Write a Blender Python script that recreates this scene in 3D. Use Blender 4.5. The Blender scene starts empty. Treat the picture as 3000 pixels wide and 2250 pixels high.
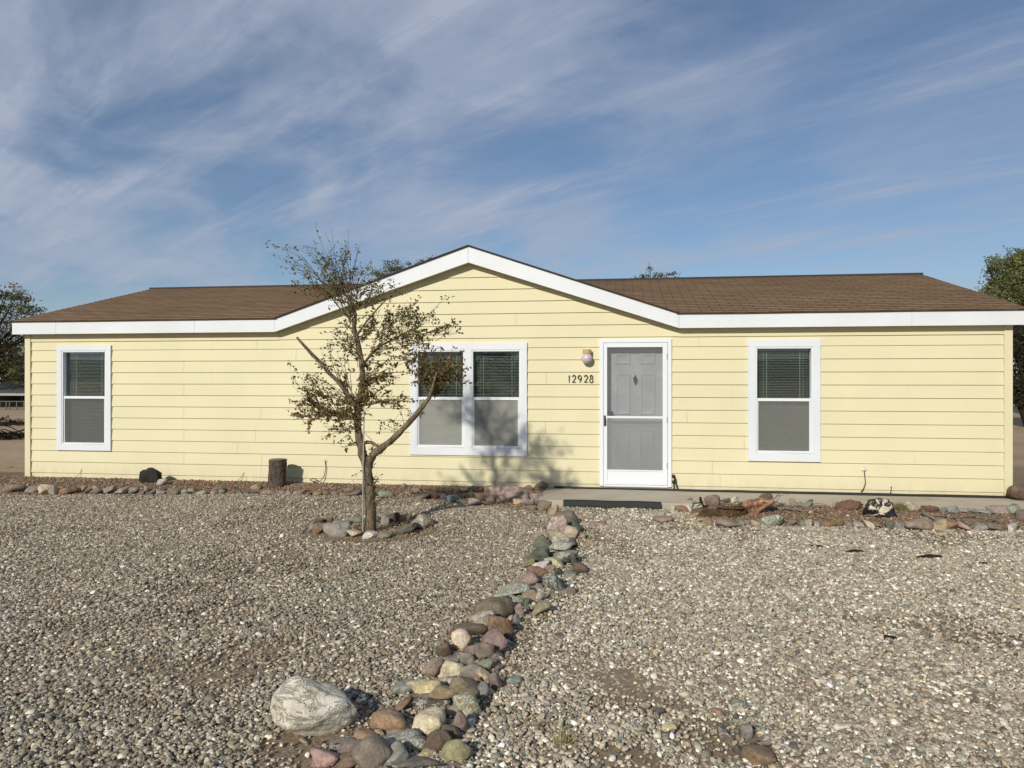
import bpy, bmesh, math, random
import numpy as np
from mathutils import Vector, Matrix, noise as mnoise
SC = bpy.context.scene
COL = SC.collection
# ---------------------------------------------------------------- camera
TH = math.radians(8.54); CS, SN = math.cos(TH), math.sin(TH)
HC = 1.72; CD = 10.81; FPX = 2200.0; HZ = 1106.0
cam_d = bpy.data.cameras.new('camera'); cam = bpy.data.objects.new('camera', cam_d); COL.objects.link(cam)
cam.location = (0, -CD, HC); cam.rotation_euler = (math.pi/2, 0, TH)
cam_d.sensor_width = 36; cam_d.lens = FPX/3000*36; cam_d.shift_y = (HZ-1125)/3000
cam_d.clip_start = 0.05; cam_d.clip_end = 2000
SC.camera = cam
# ---------------------------------------------------------------- sky and sun
SUND = Vector((-0.34, -1.0, 0.54)).normalized()      # towards the sun
SUN_EL = math.asin(SUND.z); SUN_RO = math.atan2(SUND.x, SUND.y)
world = bpy.data.worlds.new('World'); SC.world = world; world.use_nodes = True
wn = world.node_tree; wn.nodes.clear()
def wnode(t, **k):
    n = wn.nodes.new(t)
    for a, b in k.items(): setattr(n, a, b)
    return n
sky = wnode('ShaderNodeTexSky', sky_type='NISHITA', sun_disc=False, sun_elevation=SUN_EL, sun_rotation=SUN_RO)
sky.air_density = 1.0; sky.dust_density = 0.1; sky.ozone_density = 4.2; sky.altitude = 200
bg1 = wnode('ShaderNodeBackground'); bg1.inputs[1].default_value = 0.078
wn.links.new(sky.outputs[0], bg1.inputs[0])
bg2 = wnode('ShaderNodeBackground'); bg2.inputs[0].default_value = (0.38, 0.435, 0.55, 1); bg2.inputs[1].default_value = 1.0
tc = wnode('ShaderNodeTexCoord'); sep = wnode('ShaderNodeSeparateXYZ'); wn.links.new(tc.outputs['Generated'], sep.inputs[0])
def wmath(op, a, b=None, clamp=False):
    n = wnode('ShaderNodeMath', operation=op, use_clamp=clamp)
    for i, v in enumerate((a, b)):
        if v is None: continue
        if isinstance(v, (int, float)): n.inputs[i].default_value = v
        else: wn.links.new(v, n.inputs[i])
    return n.outputs[0]
zz = wmath('ADD', wmath('MAXIMUM', sep.outputs[2], 0.0), 0.10)
cx_ = wmath('DIVIDE', sep.outputs[0], zz); cy_ = wmath('DIVIDE', sep.outputs[1], zz)
def cloud(ang, su, sv, detail, dist, lo, hi, off=(0, 0), rough=0.55):
    # ang: heading of the streaks in degrees left of +Y; su along them, sv across
    dx, dy = -math.sin(math.radians(ang)), math.cos(math.radians(ang))
    u = wmath('ADD', wmath('MULTIPLY', cx_, dx*su), wmath('MULTIPLY', cy_, dy*su)); v = wmath('ADD', wmath('MULTIPLY', cx_, -dy*sv), wmath('MULTIPLY', cy_, dx*sv))
    cm = wnode('ShaderNodeCombineXYZ'); wn.links.new(wmath('ADD', u, off[0]), cm.inputs[0]); wn.links.new(wmath('ADD', v, off[1]), cm.inputs[1])
    nz = wnode('ShaderNodeTexNoise'); nz.inputs['Scale'].default_value = 1.0; nz.inputs['Detail'].default_value = detail
    nz.inputs['Distortion'].default_value = dist; nz.inputs['Roughness'].default_value = rough
    wn.links.new(cm.outputs[0], nz.inputs['Vector'])
    mr = wnode('ShaderNodeMapRange', interpolation_type='SMOOTHSTEP'); mr.inputs[1].default_value = lo; mr.inputs[2].default_value = hi
    wn.links.new(nz.outputs[0], mr.inputs[0]); return mr.outputs[0]
big = cloud(35, 0.8, 1.3, 9, 0.45, 0.37, 0.62, (2.3, 5.1), 0.58)
streak = cloud(57, 0.45, 2.6, 10, 0.2, 0.46, 0.68, (1.2, 0.4), 0.62)
fine = cloud(52, 1.6, 9.0, 10, 0.35, 0.42, 0.78, (7, 3), 0.60)
curl = cloud(20, 3.2, 3.6, 9, 1.6, 0.42, 0.72, (3, 9), 0.62)
leftw = wnode('ShaderNodeMapRange', interpolation_type='SMOOTHSTEP')   # thicker veil towards one side
lx = wmath('ADD', wmath('MULTIPLY', sep.outputs[0], -CS), wmath('MULTIPLY', sep.outputs[1], -SN))
wn.links.new(lx, leftw.inputs[0]); leftw.inputs[1].default_value = -0.5; leftw.inputs[2].default_value = 0.15
c1 = wmath('MULTIPLY', big, wmath('ADD', wmath('MULTIPLY', leftw.outputs[0], 0.40), 0.22))
c2 = wmath('MULTIPLY', streak, wmath('ADD', wmath('MULTIPLY', fine, 0.45), 0.30))
c3 = wmath('MULTIPLY', wmath('MULTIPLY', fine, wmath('ADD', big, 0.35)), 0.14)
c4 = wmath('MULTIPLY', wmath('MULTIPLY', curl, big), wmath('MULTIPLY', leftw.outputs[0], 0.10))
cf = wmath('ADD', wmath('ADD', c1, c2), wmath('ADD', c3, c4))
cf = wmath('ADD', wmath('MULTIPLY', cf, 0.95), 0.11, clamp=True)
ms = wnode('ShaderNodeMixShader'); wn.links.new(cf, ms.inputs[0]); wn.links.new(bg1.outputs[0], ms.inputs[1]); wn.links.new(bg2.outputs[0], ms.inputs[2])
wo = wnode('ShaderNodeOutputWorld'); wn.links.new(ms.outputs[0], wo.inputs[0])
sun_d = bpy.data.lights.new('sun', 'SUN'); sun_d.energy = 3.95; sun_d.angle = math.radians(1.5); sun_d.color = (1.0, 0.94, 0.83)
sun = bpy.data.objects.new('sun', sun_d); COL.objects.link(sun)
sun.rotation_euler = (-SUND).to_track_quat('-Z', 'Y').to_euler(); sun.location = (-8, -20, 15)
SC.view_settings.view_transform = 'Standard'; SC.view_settings.look = 'None'
SC.view_settings.exposure = 0.0; SC.view_settings.gamma = 1.0; SC.view_settings.use_curve_mapping = False
# ---------------------------------------------------------------- helpers
def sm(t): t = max(0.0, min(1.0, t)); return t*t*(3-2*t)
SLAB_X, SLAB_Y, SLAB_Z = -1.12, -1.12, 0.13
def ground_z(x, y):
    z = 0.05*sm((y+4.5)/3.4)
    if x < SLAB_X: z += 0.07*sm((y+0.95)/0.75)
    else: z += (0.045*sm((y+2.0)/0.4)+0.045*sm((y+1.6)/0.45))*sm((x-0.75)/0.4)
    if y < 4: z += 0.012*mnoise.noise(Vector((x*0.7, y*0.7, 0)))*sm((-y)/1.0 if y < 0 else 0)
    return z
def ray(px, py):
    a = (px-1500)/FPX; b = (HZ-py)/FPX
    return Vector((-SN+a*CS, CS+a*SN, b))
def on_wall(px, py, y=0.0):                          # the point of the plane y that this pixel shows
    d = ray(px, py); t = (y+CD)/d.y
    return Vector((d.x*t, y, HC+d.z*t))
def on_z(px, py, z):
    d = ray(px, py); t = (z-HC)/d.z
    return Vector((d.x*t, -CD+d.y*t, z))
def on_ground(px, py, lift=0.0):
    z = lift
    for _ in range(6):
        p = on_z(px, py, z); z = ground_z(p.x, p.y)+lift
    return Vector((p.x, p.y, z))
class MB:
    def __init__(s): s.v = []; s.f = []; s.uv = None
    def quad(s, a, b, c, d):
        n = len(s.v); s.v += [tuple(a), tuple(b), tuple(c), tuple(d)]; s.f.append((n, n+1, n+2, n+3))
    def poly(s, pts):
        n = len(s.v); s.v += [tuple(p) for p in pts]; s.f.append(tuple(range(n, n+len(pts))))
    def box(s, x0, x1, y0, y1, z0, z1):
        n = len(s.v)
        s.v += [(x0,y0,z0),(x1,y0,z0),(x1,y1,z0),(x0,y1,z0),(x0,y0,z1),(x1,y0,z1),(x1,y1,z1),(x0,y1,z1)]
        for q in ((0,3,2,1),(4,5,6,7),(0,1,5,4),(1,2,6,5),(2,3,7,6),(3,0,4,7)): s.f.append(tuple(n+i for i in q))
    def prism(s, pts, y0, y1):                       # pts (x,z) outline extruded along y, pts counter-clockwise seen from -y
        n = len(s.v); k = len(pts)
        s.v += [(p[0], y0, p[1]) for p in pts]+[(p[0], y1, p[1]) for p in pts]
        s.f.append(tuple(n+i for i in range(k))); s.f.append(tuple(n+k+i for i in reversed(range(k))))
        for i in range(k):
            j = (i+1) % k; s.f.append((n+i, n+k+i, n+k+j, n+j))
    def tube(s, pts, rad, seg=8, cap=True, jit=0.0, rnd=None):
        pts = [Vector(p) for p in pts]; k = len(pts); n0 = len(s.v)
        if isinstance(rad, (int, float)): rad = [rad]*k
        up = Vector((0, 0, 1)); prev = None
        for i, p in enumerate(pts):
            t = (pts[min(i+1, k-1)]-pts[max(i-1, 0)])
            if t.length < 1e-7: t = Vector((0, 0, 1))
            t.normalize()
            if prev is None:
                prev = t.orthogonal().normalized()
            else:
                prev = prev-t*prev.dot(t)
                if prev.length < 1e-5: prev = t.orthogonal()
                prev.normalize()
            b = t.cross(prev)
            for j in range(seg):
                a = 2*math.pi*j/seg; r = rad[i]
                if jit: r *= 1+jit*(rnd.random()-0.5)*2
                q = p+(prev*math.cos(a)+b*math.sin(a))*r; s.v.append((q.x, q.y, q.z))
        for i in range(k-1):
            for j in range(seg):
                a = n0+i*seg+j; b2 = n0+i*seg+(j+1) % seg
                s.f.append((a, b2, b2+seg, a+seg))
        if cap:
            s.f.append(tuple(n0+j for j in reversed(range(seg)))); s.f.append(tuple(n0+(k-1)*seg+j for j in range(seg)))
    def lathe(s, prof, c=(0, 0, 0), axis='z', seg=20):   # prof (r, h)
        n0 = len(s.v); c = Vector(c)
        for r, h in prof:
            for j in range(seg):
                a = 2*math.pi*j/seg
                if axis == 'z': q = c+Vector((r*math.cos(a), r*math.sin(a), h))
                else: q = c+Vector((r*math.cos(a), -h, r*math.sin(a)))
                s.v.append(tuple(q))
        for i in range(len(prof)-1):
            for j in range(seg):
                a = n0+i*seg+j; b = n0+i*seg+(j+1) % seg; s.f.append((a, b, b+seg, a+seg))
        s.f.append(tuple(n0+j for j in reversed(range(seg)))); m = n0+(len(prof)-1)*seg; s.f.append(tuple(m+j for j in range(seg)))
    def build(s, name, mat, parent=None, smooth=False, loc=None, bevel=0.0):
        me = bpy.data.meshes.new(name)
        off = Vector(loc) if loc is not None else Vector((0, 0, 0))
        vs = np.array(s.v, dtype=np.float64)-np.array(off)
        me.from_pydata(vs.tolist(), [], s.f)
        if s.uv is not None:
            ul = me.uv_layers.new(name='UVMap'); ul.data.foreach_set('uv', np.array(s.uv, dtype=np.float32).ravel())
        me.materials.append(mat)
        if smooth: me.polygons.foreach_set('use_smooth', [True]*len(me.polygons))
        me.update()
        o = bpy.data.objects.new(name, me); COL.objects.link(o)
        if parent is not None:
            o.parent = parent; o.location = off-world_loc(parent)
        else: o.location = off
        if bevel:
            bm = bmesh.new(); bm.from_mesh(me); bmesh.ops.remove_doubles(bm, verts=bm.verts, dist=1e-5)
            bmesh.ops.bevel(bm, geom=[e for e in bm.edges if len(e.link_faces) == 2 and e.calc_face_angle(0) > 0.5], offset=bevel, segments=2, affect='EDGES', profile=0.6)
            bm.to_mesh(me); bm.free()
        return o
def world_loc(o):
    v = Vector(o.location)
    while o.parent: o = o.parent; v += Vector(o.location)
    return v
def tag(o, label=None, cat=None, group=None, kind=None):
    if label: o['label'] = label
    if cat: o['category'] = cat
    if group: o['group'] = group
    if kind: o['kind'] = kind
    return o
def empty(name, loc, label, cat, group=None, parent=None):
    o = bpy.data.objects.new(name, None); COL.objects.link(o); o.empty_display_size = 0.1
    if parent is not None: o.parent = parent; o.location = Vector(loc)-world_loc(parent)
    else: o.location = loc
    if label: tag(o, label, cat, group)
    return o
# ---------------------------------------------------------------- materials
class NT:
    def __init__(s, name):
        s.m = bpy.data.materials.new(name); s.m.use_nodes = True; s.t = s.m.node_tree; s.t.nodes.clear()
        s.out = s.n('ShaderNodeOutputMaterial')
    def n(s, t, **k):
        n = s.t.nodes.new(t)
        for a, b in k.items(): setattr(n, a, b)
        return n
    def l(s, a, b): s.t.links.new(a, b)
    def setv(s, sock, v):
        if isinstance(v, bpy.types.NodeSocket): s.l(v, sock)
        elif isinstance(v, (tuple, list)) and len(v) == 3 and sock.type == 'RGBA': sock.default_value = (*v, 1)
        else: sock.default_value = v
    def math(s, op, a, b=0.0, clamp=False):
        n = s.n('ShaderNodeMath', operation=op, use_clamp=clamp); s.setv(n.inputs[0], a); s.setv(n.inputs[1], b); return n.outputs[0]
    def coord(s, w='Object'): return s.n('ShaderNodeTexCoord').outputs[w]
    def mapping(s, v, scale=(1, 1, 1), rot=(0, 0, 0), loc=(0, 0, 0)):
        n = s.n('ShaderNodeMapping'); s.l(v, n.inputs[0]); n.inputs['Scale'].default_value = scale; n.inputs['Rotation'].default_value = rot; n.inputs['Location'].default_value = loc
        return n.outputs[0]
    def noise(s, v, scale, detail=4, rough=0.55, dist=0.0, out=0):
        n = s.n('ShaderNodeTexNoise'); s.l(v, n.inputs['Vector']); n.inputs['Scale'].default_value = scale; n.inputs['Detail'].default_value = detail
        n.inputs['Roughness'].default_value = rough; n.inputs['Distortion'].default_value = dist; return n.outputs[out]
    def voro(s, v, scale, feat='F1', out='Distance'):
        n = s.n('ShaderNodeTexVoronoi', feature=feat); s.l(v, n.inputs['Vector']); n.inputs['Scale'].default_value = scale; return n.outputs[out]
    def ramp(s, f, stops):
        n = s.n('ShaderNodeValToRGB'); s.l(f, n.inputs[0]); e = n.color_ramp.elements
        while len(e) < len(stops): e.new(0.5)
        for i, (p, c) in enumerate(stops): e[i].position = p; e[i].color = (*c, 1)
        return n.outputs[0]
    def rng(s, f, a, b, c=0.0, d=1.0):
        n = s.n('ShaderNodeMapRange'); s.l(f, n.inputs[0])
        for i, v in enumerate((a, b, c, d)): n.inputs[i+1].default_value = v
        return n.outputs[0]
    def mix(s, f, a, b, mode='MIX'):
        n = s.n('ShaderNodeMix', data_type='RGBA', blend_type=mode); s.setv(n.inputs[0], f); s.setv(n.inputs[6], a); s.setv(n.inputs[7], b); return n.outputs[2]
    def bump(s, h, strength=0.3, dist=0.01, nrm=None):
        n = s.n('ShaderNodeBump'); s.l(h, n.inputs['Height']); n.inputs['Strength'].default_value = strength; n.inputs['Distance'].default_value = dist
        if nrm is not None: s.l(nrm, n.inputs['Normal'])
        return n.outputs[0]
    def bsdf(s, color, rough=0.6, nrm=None, metal=0.0, spec=0.5):
        n = s.n('ShaderNodeBsdfPrincipled'); s.setv(n.inputs['Base Color'], color); s.setv(n.inputs['Roughness'], rough); n.inputs['Metallic'].default_value = metal
        n.inputs['Specular IOR Level'].default_value = spec
        if nrm is not None: s.l(nrm, n.inputs['Normal'])
        s.l(n.outputs[0], s.out.inputs[0]); return n
M = {}
def paint(name, col, rough=0.5, grain=True, var=0.06, grainx=True):
    t = NT(name); c = t.coord()
    if grain:
        g = t.noise(t.mapping(c, (3, 3, 60) if grainx else (60, 60, 3)), 3, 5, 0.6, 0.4)
        big_ = t.noise(c, 1.1, 4)
        f = t.math('ADD', t.math('MULTIPLY', g, 0.35), t.math('MULTIPLY', big_, 0.65))
        dk = tuple(v*(1-var*2.2) for v in col); lt = tuple(min(1, v*(1+var)) for v in col)
        cc = t.mix(t.rng(f, 0.3, 0.7), dk, lt)
        speck = t.rng(t.noise(t.mapping(c, (1, 1, 0.6)), 38, 3, 0.7), 0.70, 0.76)
        cc = t.mix(t.math('MULTIPLY', speck, 0.25), cc, (0.30, 0.27, 0.2))
        if name == 'yellow_paint':
            sz = t.n('ShaderNodeSeparateXYZ'); t.l(t.n('ShaderNodeNewGeometry').outputs['Position'], sz.inputs[0])
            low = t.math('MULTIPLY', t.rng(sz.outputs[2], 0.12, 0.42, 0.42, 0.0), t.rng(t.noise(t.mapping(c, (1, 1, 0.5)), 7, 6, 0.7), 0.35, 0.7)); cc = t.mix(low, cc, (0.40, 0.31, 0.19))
            runs = t.math('MULTIPLY', t.rng(t.noise(t.mapping(c, (9, 9, 0.35)), 1.0, 4, 0.6), 0.60, 0.78), 0.13); cc = t.mix(runs, cc, (0.42, 0.38, 0.25))
        t.bsdf(cc, rough, t.bump(g, 0.25, 0.004))
    else: t.bsdf(col, rough)
    M[name] = t.m; return t.m
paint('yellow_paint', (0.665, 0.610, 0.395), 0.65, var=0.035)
paint('white_trim', (0.68, 0.705, 0.725), 0.5, var=0.05)
paint('white_vinyl', (0.72, 0.75, 0.78), 0.35, grain=False)
paint('blind', (0.60, 0.60, 0.55), 0.5, grain=False)
paint('inside', (0.25, 0.23, 0.21), 0.9, grain=False)
paint('black_plastic', (0.018, 0.018, 0.018), 0.45, grain=False)
paint('brass', (0.50, 0.36, 0.15), 0.35, grain=False)
paint('globe', (0.55, 0.47, 0.49), 0.18, grain=False)
paint('caulk', (0.65, 0.60, 0.48), 0.9, grain=False)
paint('number_black', (0.035, 0.035, 0.03), 0.4, grain=False)
paint('galvanised', (0.32, 0.33, 0.34), 0.4, grain=False)
def mat_glass():
    t = NT('glass'); fr = t.n('ShaderNodeFresnel'); fr.inputs[0].default_value = 1.5
    g = t.n('ShaderNodeBsdfGlossy'); g.inputs['Roughness'].default_value = 0.01; g.inputs[0].default_value = (0.9, 0.95, 1, 1)
    tr = t.n('ShaderNodeBsdfTransparent'); tr.inputs[0].default_value = (0.80, 0.84, 0.82, 1)
    mx = t.n('ShaderNodeMixShader'); t.l(t.math('MULTIPLY', fr.outputs[0], 1.25, True), mx.inputs[0]); t.l(tr.outputs[0], mx.inputs[1]); t.l(g.outputs[0], mx.inputs[2]); t.l(mx.outputs[0], t.out.inputs[0])
    M['glass'] = t.m
mat_glass()
def mat_screen(name, col, op):
    t = NT(name); d = t.n('ShaderNodeBsdfDiffuse'); d.inputs[0].default_value = (*col, 1)
    tr = t.n('ShaderNodeBsdfTransparent'); mx = t.n('ShaderNodeMixShader')
    c = t.coord(); f = t.rng(t.noise(t.mapping(c, (1.5, 1, 2.5)), 3.0, 4, 0.6), 0.3, 0.7, op-0.06, op+0.06)
    t.l(f, mx.inputs[0]); t.l(tr.outputs[0], mx.inputs[1]); t.l(d.outputs[0], mx.inputs[2]); t.l(mx.outputs[0], t.out.inputs[0])
    M[name] = t.m
mat_screen('screen', (0.20, 0.20, 0.185), 0.60)
mat_screen('screen_left', (0.14, 0.14, 0.135), 0.60)
mat_screen('screen_pale', (0.40, 0.40, 0.36), 0.60)
mat_screen('door_screen', (0.16, 0.16, 0.16), 0.48)
def mat_shingle():
    t = NT('shingle'); uv = t.n('ShaderNodeUVMap').outputs[0]
    b = t.n('ShaderNodeTexBrick'); b.offset = 0.5; b.inputs['Scale'].default_value = 1.0
    wob = t.noise(uv, 2.0, 3, 0.6, 0, 1)
    va = t.n('ShaderNodeVectorMath', operation='MULTIPLY_ADD'); t.l(wob, va.inputs[0]); va.inputs[1].default_value = (0.03, 0.0, 0); t.l(uv, va.inputs[2])
    t.l(va.outputs[0], b.inputs['Vector'])
    b.inputs['Brick Width'].default_value = 0.305; b.inputs['Row Height'].default_value = 0.143; b.inputs['Mortar Size'].default_value = 0.009; b.inputs['Mortar Smooth'].default_value = 0.3
    b.inputs['Color1'].default_value = (0.225, 0.145, 0.082, 1); b.inputs['Color2'].default_value = (0.285, 0.19, 0.108, 1); b.inputs['Mortar'].default_value = (0.07, 0.043, 0.025, 1)
    b.inputs['Bias'].default_value = -0.1
    gr = t.noise(uv, 260, 2, 0.7); bigv = t.noise(t.mapping(uv, (0.35, 1.6, 1)), 1.5, 5)
    c = t.mix(1.0, b.outputs[0], t.ramp(bigv, [(0.3, (0.88, 0.88, 0.9)), (0.7, (1.12, 1.1, 1.06))]), 'MULTIPLY')
    c = t.mix(1.0, c, t.ramp(gr, [(0.3, (0.6, 0.6, 0.6)), (0.7, (1.35, 1.35, 1.35))]), 'MULTIPLY')
    patch = t.rng(t.noise(t.mapping(uv, (0.5, 3.5, 1), loc=(4, 2, 0)), 1.3, 4, 0.6), 0.68, 0.72)
    c = t.mix(t.math('MULTIPLY', patch, 0.55), c, (0.045, 0.04, 0.04))
    t.bsdf(c, 0.9, t.bump(gr, 0.4, 0.004), spec=0.2); M['shingle'] = t.m
mat_shingle()
paint('felt_black', (0.035, 0.026, 0.02), 0.8, grain=False)
def mat_concrete():
    t = NT('concrete'); c = t.coord('Object'); n1 = t.noise(c, 1.3, 6, 0.6, 0.5); n2 = t.noise(c, 60, 3, 0.7)
    col = t.ramp(n1, [(0.3, (0.36, 0.315, 0.245)), (0.55, (0.45, 0.40, 0.32)), (0.75, (0.50, 0.455, 0.375))])
    st = t.rng(t.noise(t.mapping(c, (1, 3, 1)), 2.3, 5, 0.7), 0.60, 0.72)
    col = t.mix(t.math('MULTIPLY', st, 0.35), col, (0.27, 0.22, 0.165))
    t.bsdf(col, 0.9, t.bump(n2, 0.2, 0.003), spec=0.2); M['concrete'] = t.m
mat_concrete()
def mat_stone():
    t = NT('stone'); c = t.coord(); oi = t.n('ShaderNodeObjectInfo')
    off = t.n('ShaderNodeVectorMath', operation='ADD'); t.l(c, off.inputs[0])
    cr = t.n('ShaderNodeCombineXYZ'); t.l(t.math('MULTIPLY', oi.outputs['Random'], 37.0), cr.inputs[0]); t.l(t.math('MULTIPLY', oi.outputs['Random'], 91.0), cr.inputs[1]); t.l(cr.outputs[0], off.inputs[1])
    v = off.outputs[0]
    n1 = t.noise(v, 9, 6, 0.65, 0.6); n2 = t.noise(v, 60, 4, 0.75); n3 = t.noise(v, 220, 2, 0.7)
    col = t.mix(1.0, oi.outputs['Color'], t.ramp(n1, [(0.25, (0.48, 0.44, 0.40)), (0.5, (0.95, 0.95, 0.95)), (0.72, (1.42, 1.36, 1.24))]), 'MULTIPLY')
    col = t.mix(1.0, col, t.ramp(n2, [(0.3, (0.6, 0.6, 0.6)), (0.7, (1.38, 1.38, 1.36))]), 'MULTIPLY')
    stain = t.rng(t.noise(t.mapping(v, (1, 1, 1.6), loc=(3, 1, 2)), 5, 5, 0.6), 0.58, 0.70)
    col = t.mix(t.math('MULTIPLY', stain, 0.35), col, (0.30, 0.19, 0.10))
    ge = t.n('ShaderNodeNewGeometry'); sx = t.n('ShaderNodeSeparateXYZ'); t.l(ge.outputs['Normal'], sx.inputs[0])
    dust = t.math('MULTIPLY', t.rng(sx.outputs[2], 0.3, 0.95, 0, 0.30), t.rng(n1, 0.35, 0.65, 0.4, 1.0)); col = t.mix(dust, col, (0.34, 0.275, 0.195))
    vn = t.noise(v, 14, 5, 0.6, 1.6); vm = t.math('SUBTRACT', 1.0, t.rng(t.math('ABSOLUTE', t.math('SUBTRACT', vn, 0.5)), 0.0, 0.035), True)
    vf = t.math('MULTIPLY', vm, t.math('SUBTRACT', 1.0, oi.outputs['Alpha'], True), True)
    col = t.mix(vf, col, (0.62, 0.62, 0.55))
    h = t.math('ADD', t.math('MULTIPLY', n1, 1.4), t.math('ADD', t.math('MULTIPLY', n2, 0.35), t.math('MULTIPLY', n3, 0.12)))
    t.bsdf(col, 0.85, t.bump(h, 0.9, 0.016), spec=0.25); M['stone'] = t.m
mat_stone()
def mat_bw(name, dark, light, sc, lo, hi):
    t = NT(name); c = t.coord(); n = t.noise(c, sc, 6, 0.62, 1.1); n2 = t.noise(c, 45, 4, 0.7)
    col = t.mix(t.rng(n, lo, hi), dark, light); col = t.mix(1.0, col, t.ramp(n2, [(0.3, (0.6, 0.6, 0.6)), (0.7, (1.35, 1.3, 1.2))]), 'MULTIPLY')
    h = t.math('ADD', n, t.math('MULTIPLY', n2, 0.5)); t.bsdf(col, 0.6, t.bump(h, 0.8, 0.02)); M[name] = t.m
mat_bw('stone_bw', (0.012, 0.011, 0.010), (0.62, 0.56, 0.44), 7, 0.49, 0.54)
mat_bw('stone_bw2', (0.015, 0.014, 0.013), (0.40, 0.38, 0.35), 12, 0.52, 0.6)
mat_bw('stone_mauve', (0.15, 0.105, 0.10), (0.50, 0.40, 0.34), 6, 0.40, 0.66)
mat_bw('stone_red', (0.15, 0.065, 0.035), (0.46, 0.27, 0.17), 11, 0.42, 0.60)
def mat_boulder():
    t = NT('boulder_white'); c = t.coord(); m = t.mapping(c, (1.5, 3, 3), rot=(0, 0.5, 0.2))
    n = t.noise(c, 9, 8, 0.68, 0.0); n2 = t.noise(c, 45, 5, 0.75); cr = t.noise(t.mapping(c, (1.2, 2, 4), rot=(0, 0.55, 0)), 4, 5, 0.65, 0.8)
    crack = t.math('SUBTRACT', 1.0, t.rng(t.math('ABSOLUTE', t.math('SUBTRACT', cr, 0.5)), 0.0, 0.03), True)
    col = t.ramp(n, [(0.30, (0.36, 0.32, 0.23)), (0.46, (0.60, 0.55, 0.43)), (0.6, (0.74, 0.69, 0.58)), (0.8, (0.80, 0.77, 0.68))])
    col = t.mix(t.math('MULTIPLY', crack, 0.0), col, (0.25, 0.21, 0.16))
    ol = t.rng(t.noise(c, 5, 3, 0.5), 0.62, 0.72); col = t.mix(t.math('MULTIPLY', ol, 0.5), col, (0.33, 0.31, 0.13))
    h = t.math('ADD', t.math('MULTIPLY', n, 1.0), t.math('SUBTRACT', t.math('MULTIPLY', n2, 0.3), t.math('MULTIPLY', crack, 0.35)))
    t.bsdf(col, 0.85, t.bump(h, 0.9, 0.03)); M['boulder_white'] = t.m
mat_boulder()
def mat_bark(name, a, b, sc=1.0):
    t = NT(name); c = t.coord(); m = t.mapping(c, (14*sc, 14*sc, 3*sc)); n = t.noise(m, 2.5, 6, 0.7, 0.8); n2 = t.noise(c, 40*sc, 4, 0.7)
    col = t.ramp(n, [(0.34, a), (0.66, b)]); col = t.mix(1.0, col, t.ramp(n2, [(0.3, (0.7, 0.7, 0.7)), (0.7, (1.25, 1.25, 1.25))]), 'MULTIPLY')
    t.bsdf(col, 0.9, t.bump(t.math('ADD', n, t.math('MULTIPLY', n2, 0.4)), 1.0, 0.02), spec=0.2); M[name] = t.m
mat_bark('bark', (0.05, 0.036, 0.022), (0.29, 0.225, 0.145)); mat_bark('stump_bark', (0.035, 0.028, 0.022), (0.15, 0.12, 0.09))
mat_bark('twig', (0.08, 0.06, 0.035), (0.20, 0.155, 0.095)); mat_bark('driftwood', (0.11, 0.09, 0.06), (0.36, 0.31, 0.24), 2)
mat_bark('dark_bark', (0.012, 0.009, 0.006), (0.05, 0.035, 0.02)); mat_bark('rot_wood', (0.06, 0.036, 0.018), (0.19, 0.12, 0.06), 2)
def mat_leaf(name='leaf', tl=0.35):
    t = NT(name); a = t.n('ShaderNodeAttribute', attribute_name='col'); col = a.outputs['Color']
    d = t.n('ShaderNodeBsdfPrincipled'); t.l(col, d.inputs['Base Color']); d.inputs['Roughness'].default_value = 0.55
    tr = t.n('ShaderNodeBsdfTranslucent'); t.l(t.mix(1.0, col, (1.3, 1.3, 0.7), 'MULTIPLY'), tr.inputs[0])
    mx = t.n('ShaderNodeMixShader'); mx.inputs[0].default_value = tl; t.l(d.outputs[0], mx.inputs[1]); t.l(tr.outputs[0], mx.inputs[2]); t.l(mx.outputs[0], t.out.inputs[0]); M[name] = t.m
mat_leaf()
def mat_pebble():
    t = NT('pebble'); a = t.n('ShaderNodeAttribute', attribute_name='pcol', attribute_type='INSTANCER'); c = t.coord()
    n = t.noise(c, 3.0, 4, 0.7); col = t.mix(1.0, a.outputs['Color'], t.ramp(n, [(0.3, (0.75, 0.73, 0.7)), (0.7, (1.25, 1.25, 1.22))]), 'MULTIPLY')
    t.bsdf(col, 0.75, spec=0.35); M['pebble'] = t.m
mat_pebble()
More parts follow.
